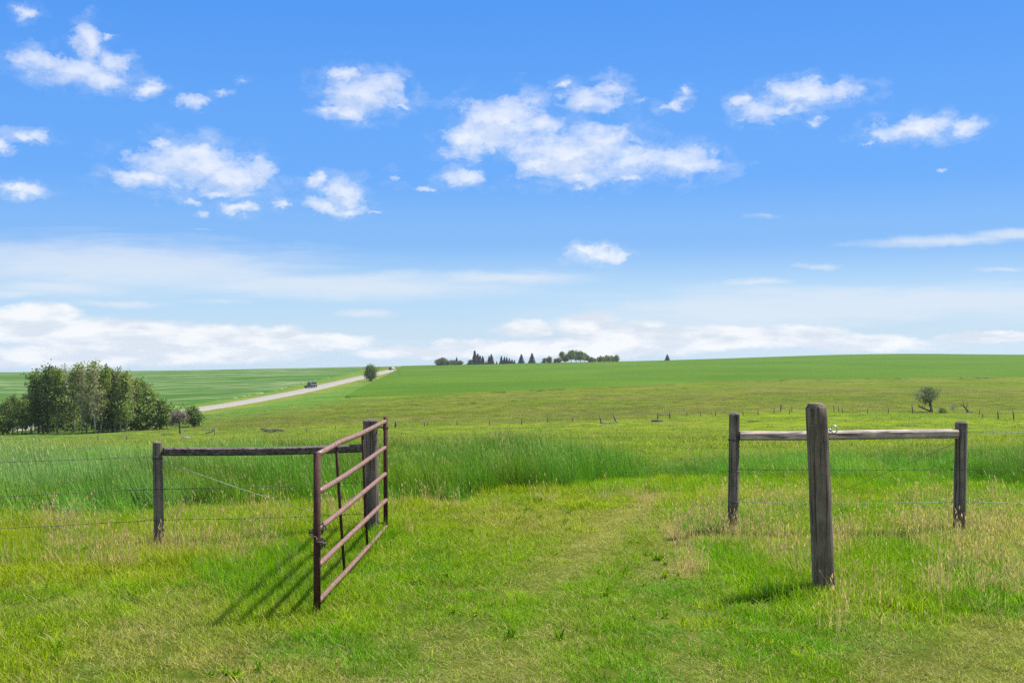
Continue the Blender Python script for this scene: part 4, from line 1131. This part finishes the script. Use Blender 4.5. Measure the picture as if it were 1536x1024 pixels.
def vehicle(name, label, cat, px, py, off, flip, paint, side_paint, L=5.2, Wd=2.0, Hh=2.1, boxy=True, yaw=0.0):
    c, a = road_at(px, py); a += (math.pi if flip else 0) + yaw
    p = c + off * np.array([-math.sin(a), math.cos(a)])
    z = g1(p[0], p[1]) + .54
    root = empty(name, (p[0], p[1], z), a); tag(root, label, cat)
    import bmesh
    def prism(nm, prof, w0, w1, mat, bev=.06):
        bm = bmesh.new(); n = len(prof)
        va = [bm.verts.new((x, -(w1 if zz > Hh * .55 else w0) / 2, zz)) for x, zz in prof]; vb = [bm.verts.new((x, (w1 if zz > Hh * .55 else w0) / 2, zz)) for x, zz in prof]
        for i in range(n): bm.faces.new((va[i], va[(i + 1) % n], vb[(i + 1) % n], vb[i]))
        bm.faces.new(va[::-1]); bm.faces.new(vb)
        bmesh.ops.recalc_face_normals(bm, faces=bm.faces)
        bmesh.ops.bevel(bm, geom=list(bm.edges), offset=bev, segments=2, affect='EDGES')
        me = bpy.data.meshes.new(nm); bm.to_mesh(me); bm.free(); return link_mesh(nm, me, mat, root)
    h = L / 2
    prism('body', [(-h, .35), (h, .35), (h, .95), (h - .15, 1.08), (h * .45, 1.18), (-h, 1.2)], Wd, Wd, paint)
    if boxy: cab = [(-h + .05, 1.14), (h * .42, 1.14), (h * .24, Hh), (-h + .15, Hh)]
    else: cab = [(-h + .3, 1.14), (h * .40, 1.14), (h * .1, Hh), (-h + .8, Hh)]
    prism('cabin', cab, Wd * .96, Wd * .86, side_paint, .05)
    gl = M['car_glass']
    b = MB(); x0, x1 = h * .42, h * .24
    b.add([(x0 + .012, -Wd * .40, 1.25), (x0 + .012, Wd * .40, 1.25), (x1 + .03, Wd * .38, Hh - .12), (x1 + .03, -Wd * .38, Hh - .12)] if boxy else
          [(h * .40 + .01, -Wd * .40, 1.25), (h * .40 + .01, Wd * .40, 1.25), (h * .12 + .03, Wd * .38, Hh - .1), (h * .12 + .03, -Wd * .38, Hh - .1)], [(0, 1, 2, 3)]); b.build('windscreen', gl, root, False)
    for s in (-1, 1):
        for xa, xb in ((-h + .35, -h * .35), (-h * .28, h * .16)):
            b = MB(); b.box(((xa + xb) / 2, s * (Wd * .455), (1.3 + Hh - .15) / 2), (xb - xa, .03, Hh - .15 - 1.3)); b.build('side_window', gl, root, False)
        b = MB(); b.box((h + .005, s * Wd * .34, .86), (.04, .34, .16)); b.build('headlight', M['steel'], root, False)
        for x in (-h * .62, h * .62):
            b = MB(); b.tube([(x, s * (Wd / 2 - .22), .37), (x, s * (Wd / 2 + .01), .37)], .37, 18); wl = b.build('wheel', M['tyre'], root)
            b = MB(); b.tube([(x, s * (Wd / 2 - .02), .37), (x, s * (Wd / 2 + .025), .37)], .21, 14); b.build('rim', M['steel'], wl)
    b = MB(); b.box((h + .03, 0, .45), (.12, Wd * .96, .18)); b.build('bumper', M['tyre'], root, False)
    return root
M['car_glass'] = mat_plain('dark_car_glass', (.012, .014, .018), (.02, .022, .028), 4, .12, 0, .6)
M['tyre'] = mat_plain('black_rubber', (.012, .012, .012), (.03, .03, .03), 20, .85)
M['paint_dark'] = mat_plain('dark_grey_paint', (.018, .019, .024), (.026, .027, .033), 3, .3, .2, .6)
M['paint_silver'] = mat_plain('silver_paint', (.16, .16, .165), (.20, .20, .205), 3, .35, .3, .5)
M['paint_white'] = mat_plain('white_paint', (.72, .72, .70), (.80, .80, .78), 3, .35, 0, .5)
vehicle('sport_utility_vehicle', 'boxy dark fronted van driving down the gravel road', 'vehicle', 473, 583.5, -1.2, True, M['paint_dark'], M['paint_silver'], 6.4, 2.3, 2.6, True, -.42)
vehicle('white_car', 'tiny white vehicle where the gravel road meets the skyline', 'car', 589, 555.3, .5, True, M['paint_white'], M['paint_white'], 4.6, 1.9, 1.7, False)

# ------------------------------------------------------------------ clear summer air
def haze():
    b = MB(); z0 = min(v.co.z for v in bpy.data.objects['ground'].data.vertices) - 1.0; z1 = HC + 1.2
    b.box((0, 780, (z0 + z1) / 2), (4900, 1760, z1 - z0))
    m, nt, ns, ls = newmat('haze_air')
    v = N(ns, 'ShaderNodeVolumePrincipled'); v.inputs['Color'].default_value = (.92, .96, 1, 1); v.inputs['Density'].default_value = HAZE; v.inputs['Anisotropy'].default_value = .2
    o = N(ns, 'ShaderNodeOutputMaterial'); ls.new(v.outputs[0], o.inputs['Volume'])
    h = b.build('haze', m, None, False); tag(h, 'thin clear air between the gateway and the far ridge', 'haze', kind='stuff')
HAZE = .00007
haze()

# ------------------------------------------------------------------ camera, sun, sky
cam = bpy.data.cameras.new('camera'); co = bpy.data.objects.new('camera', cam); COL.objects.link(co)
cam.sensor_width = 36; cam.lens = 36 * F / 1536; cam.clip_start = .1; cam.clip_end = 20000
co.location = (0, 0, HC); co.rotation_euler = (RAD(90), 0, 0); S.camera = co

sl = bpy.data.lights.new('sun', 'SUN'); so = bpy.data.objects.new('sun', sl); COL.objects.link(so)
sl.energy = 4.0; sl.angle = RAD(2.5); sl.color = (1, .955, .88)
so.rotation_euler = (RAD(90 - SUN_EL), 0, RAD(180 - SUN_AZ))

def make_sky():
    w = bpy.data.worlds.new('World'); S.world = w; w.use_nodes = True
    nt = w.node_tree; ns, ls = nt.nodes, nt.links; ns.clear()
    out = N(ns, 'ShaderNodeOutputWorld'); bg = N(ns, 'ShaderNodeBackground'); bg.inputs['Strength'].default_value = .089
    sky = N(ns, 'ShaderNodeTexSky', sky_type='NISHITA'); sky.sun_disc = False; sky.sun_elevation = RAD(SUN_EL); sky.sun_rotation = RAD(SUN_AZ)
    sky.altitude = 900; sky.air_density = 1.0; sky.dust_density = .4; sky.ozone_density = 1.6
    tc = N(ns, 'ShaderNodeTexCoord'); sx = N(ns, 'ShaderNodeSeparateXYZ'); ls.new(tc.outputs['Generated'], sx.inputs[0])
    X, Y, Z = sx.outputs
    az = mathn(ns, ls, 'ARCTAN2', X, Y); el = mathn(ns, ls, 'ARCSINE', Z)
    U = mathn(ns, ls, 'MULTIPLY', az, F); V = mathn(ns, ls, 'MULTIPLY', el, F)
    cb = N(ns, 'ShaderNodeCombineXYZ'); ls.new(U, cb.inputs[0]); ls.new(V, cb.inputs[1]); p = cb.outputs[0]
    def vm(op, a, b=None, c=None):
        n = N(ns, 'ShaderNodeVectorMath', operation=op)
        for i, v in enumerate((a, b, c)):
            if v is None: continue
            if hasattr(v, 'links'): ls.new(v, n.inputs[i])
            else: n.inputs[i].default_value = v
        return n
    def uv(px, py):
        a = math.atan2(px - CX, F); e = math.atan2(CY - py, math.hypot(F, px - CX)); return a * F, e * F
    # ragged edges: shift the lookup with two sizes of noise
    nA = noise(ns, ls, vm('MULTIPLY', p, (.020, .028, 0)).outputs[0], 1.0, 7, .66)
    wv = vm('MULTIPLY_ADD', nA.outputs['Color'], (72, 46, 0), (-36, -23, 0)).outputs[0]
    pw = vm('ADD', p, wv).outputs[0]
    def field(blobs, vec):
        acc = None
        for (px, py, a, b, s) in blobs:
            u, v = uv(px, py)
            q = vm('MULTIPLY_ADD', vec, (1 / a, 1 / b, 0), (-u / a, -v / b, 0))
            d = vm('LENGTH', q.outputs[0]).outputs['Value']
            f = mathn(ns, ls, 'SUBTRACT', s, d)
            acc = f if acc is None else mathn(ns, ls, 'MAXIMUM', acc, f)
        return acc
    CU = [(75, 92, 50, 17, 1), (112, 104, 58, 24, 1.05), (150, 117, 44, 18, 1), (133, 66, 24, 32, .95), (168, 92, 30, 18, .9), (37, 20, 20, 12, .8), (168, 52, 15, 10, .6), (220, 133, 25, 11, .9),
          (290, 152, 22, 15, .85), (44, 203, 34, 12, .9), (6, 217, 18, 12, .8), (25, 286, 46, 10, .8),
          (285, 250, 85, 32, 1.1), (215, 267, 60, 16, 1), (345, 265, 68, 24, 1), (395, 252, 30, 18, .85), (330, 287, 55, 9, .8), (240, 215, 42, 11, .6), (300, 228, 32, 14, .9),
          (360, 312, 32, 9, .85), (285, 297, 22, 8, .7), (417, 307, 16, 10, .85), (305, 318, 18, 8, .5), (482, 311, 36, 15, 1), (518, 290, 30, 28, .95), (522, 316, 32, 12, .9), (476, 270, 20, 15, .75), (558, 318, 20, 7, .6),
          (545, 142, 56, 30, 1.1), (588, 128, 26, 18, .9), (515, 112, 26, 14, .85), (522, 166, 42, 14, .9), (602, 160, 16, 7, .6), (592, 270, 18, 17, .55),
          (752, 182, 62, 38, 1.1), (700, 216, 42, 24, 1), (815, 188, 42, 22, .95), (860, 232, 92, 38, 1.15), (900, 208, 52, 24, 1), (805, 250, 42, 20, .95), (955, 240, 58, 24, 1), (1022, 246, 60, 23, 1.05), (865, 265, 62, 13, .85),
          (700, 268, 46, 15, .85), (645, 286, 24, 8, .55), (866, 282, 18, 8, .5), (945, 268, 34, 9, .6), (885, 152, 50, 22, .95), (842, 130, 20, 12, .65), (916, 135, 32, 18, .85), (962, 150, 18, 8, .5),
          (1010, 156, 26, 10, .85), (1027, 138, 14, 12, .7), (1215, 137, 72, 18, 1), (1142, 166, 45, 22, .78), (1182, 163, 42, 16, .7), (1118, 150, 28, 17, .62), (1258, 136, 30, 12, .8), (1220, 181, 20, 8, .5),
          (1368, 192, 62, 19, .95), (1442, 188, 34, 15, .8), (1328, 196, 28, 17, .8), (1300, 212, 20, 8, .5), (895, 381, 44, 14, 1), (926, 388, 26, 10, .75), (876, 372, 16, 11, .85), (1412, 252, 16, 7, .5), (370, 122, 18, 8, .35), (335, 137, 20, 8, .35)]
    def cloud(off):
        q = pw if off is None else vm('ADD', pw, off).outputs[0]
        r_ = p if off is None else vm('ADD', p, off).outputs[0]
        cu = field(CU, q)
        nB = noise(ns, ls, vm('MULTIPLY', r_, (.022, .032, 0)).outputs[0], 1.0, 9, .68)
        return mathn(ns, ls, 'MULTIPLY_ADD', nB.outputs[0], 3.0, mathn(ns, ls, 'MULTIPLY_ADD', cu, 1.55, -1.66))
    dens = cloud(None); dsun = cloud((9, 13, 0))
    def mr(v, a, b, c=0., d=1., it='SMOOTHSTEP'):
        n = N(ns, 'ShaderNodeMapRange', interpolation_type=it); ls.new(v, n.inputs[0])
        for i, k in enumerate((a, b, c, d)): n.inputs[1 + i].default_value = k
        return n.outputs[0]
    def opac(d, k):      # opacity of a depth of cloud
        e = mathn(ns, ls, 'POWER', 2.71828, mathn(ns, ls, 'MULTIPLY', mathn(ns, ls, 'MAXIMUM', d, 0.0), -k))
        return mathn(ns, ls, 'SUBTRACT', 1.0, e)
    a_cu = opac(mathn(ns, ls, 'ADD', dens, .18), .78)
    # low cumulus bank on the horizon
    BK = [(-20, 483, 110, 22, 1), (62, 476, 56, 20, 1), (150, 503, 150, 26, 1), (330, 506, 170, 18, 1), (450, 512, 110, 16, .95), (210, 528, 260, 22, .9), (640, 528, 140, 14, .8), (700, 520, 70, 14, .8),
          (790, 494, 50, 15, 1), (884, 490, 52, 22, 1.05), (962, 500, 62, 18, 1), (1010, 510, 60, 16, .95), (1092, 506, 96, 20, .95), (1190, 505, 90, 20, .85), (860, 522, 200, 18, .9), (1300, 515, 150, 18, .75), (1480, 505, 120, 12, .6), (30, 535, 300, 18, .9)]
    bk = field(BK, vm('MULTIPLY_ADD', wv, (.7, .45, 0), p).outputs[0])
    nC = noise(ns, ls, vm('MULTIPLY', p, (.011, .030, 0)).outputs[0], 1.0, 7, .58)
    dbk = mathn(ns, ls, 'MULTIPLY_ADD', nC.outputs[0], 1.1, mathn(ns, ls, 'MULTIPLY_ADD', bk, 1.3, -.34))
    a_bk = mr(dbk, 0.0, .60)
    # thin veil of high cloud
    VE = [(180, 400, 360, 46, 1), (90, 430, 200, 22, .8), (520, 428, 330, 26, .95), (760, 416, 190, 17, .85), (545, 470, 75, 9, .9), (1140, 323, 60, 9, .6), (1425, 361, 150, 10, .95), (1530, 352, 90, 11, .95), (1230, 400, 42, 7, .65), (1140, 422, 75, 8, .75),
          (1510, 405, 60, 7, .7), (180, 455, 120, 8, .7), (330, 452, 110, 8, .55), (1350, 455, 520, 34, 1.0), (1100, 470, 340, 36, .98), (20, 440, 70, 10, .8), (300, 345, 80, 5, .2)]
    ve = field(VE, vm('MULTIPLY_ADD', wv, (1.2, .35, 0), p).outputs[0])
    nD = noise(ns, ls, vm('MULTIPLY', p, (.0045, .040, 0)).outputs[0], 1.0, 6, .60, .4)
    dve = mathn(ns, ls, 'MULTIPLY_ADD', nD.outputs[0], 1.3, mathn(ns, ls, 'MULTIPLY_ADD', ve, .95, -.62))
    a_ve = mathn(ns, ls, 'MULTIPLY', mr(dve, -.15, .85), .72)
    # colour: blue from the sky model, deepened; whitening low down
    gr = ramp(ns, [(0.0, (2.6, 3.45, 4.25)), (.035, (2.15, 3.25, 4.45)), (.09, (1.0, 2.25, 4.42)), (.147, (.60, 1.87, 4.52)), (.30, (.36, 1.50, 4.35)), (1.0, (.25, 1.0, 3.6))], 'EASE')
    ls.new(mr(el, 0.0, 1.0, it='LINEAR'), gr.inputs[0])
    c = mixc(ns, ls, .94, sky.outputs[0], gr.outputs[0])
    # broken cloud added unseen behind the viewer, neutral fill for the posts' shaded sides
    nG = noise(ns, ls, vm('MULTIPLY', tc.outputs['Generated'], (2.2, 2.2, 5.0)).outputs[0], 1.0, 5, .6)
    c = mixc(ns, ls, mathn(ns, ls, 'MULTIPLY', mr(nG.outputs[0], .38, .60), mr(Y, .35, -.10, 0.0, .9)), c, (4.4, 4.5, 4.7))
    c = mixc(ns, ls, a_ve, c, (3.75, 4.1, 4.55))
    nE = noise(ns, ls, vm('MULTIPLY', p, (.010, .035, 0)).outputs[0], 1.0, 5, .55)
    sh = mr(nE.outputs[0], .40, .60)
    cbk = mixc(ns, ls, sh, (3.45, 3.8, 4.3), (4.6, 4.7, 4.85))
    c = mixc(ns, ls, mathn(ns, ls, 'MULTIPLY', a_bk, .93), c, cbk)
    lit = mr(mathn(ns, ls, 'SUBTRACT', dsun, mathn(ns, ls, 'MULTIPLY', dens, .55)), .05, .75, 1.0, 0.0)
    ccu = mixc(ns, ls, lit, (3.75, 4.05, 4.6), (4.85, 4.88, 4.92))
    nH = noise(ns, ls, vm('MULTIPLY', pw, (.012, .022, 0)).outputs[0], 1.0, 7, .62)
    halo = mathn(ns, ls, 'MULTIPLY', opac(mathn(ns, ls, 'ADD', dens, 1.15), .60), mr(nH.outputs[0], .40, .68, 0.0, .70))
    c = mixc(ns, ls, halo, c, (4.3, 4.5, 4.85))
    c = mixc(ns, ls, mathn(ns, ls, 'MULTIPLY', a_cu, .97), c, ccu)
    # below the horizon: plain ground bounce colour
    c = mixc(ns, ls, mr(Z, -.10, -.03, 1.0, 0.0), c, (.6, .8, .4))
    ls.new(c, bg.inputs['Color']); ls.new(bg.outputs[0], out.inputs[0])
    w.cycles.sampling_method = 'NONE'
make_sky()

S.view_settings.view_transform = 'Standard'; S.view_settings.look = 'None'; S.view_settings.exposure = 1.22; S.view_settings.gamma = 1
S.render.engine = 'CYCLES'
cy = S.cycles
cy.max_bounces = 5; cy.diffuse_bounces = 3; cy.glossy_bounces = 2; cy.transmission_bounces = 3; cy.transparent_max_bounces = 4
cy.use_denoising = False; cy.use_adaptive_sampling = True; cy.adaptive_threshold = .012
cy.caustics_reflective = False; cy.caustics_refractive = False
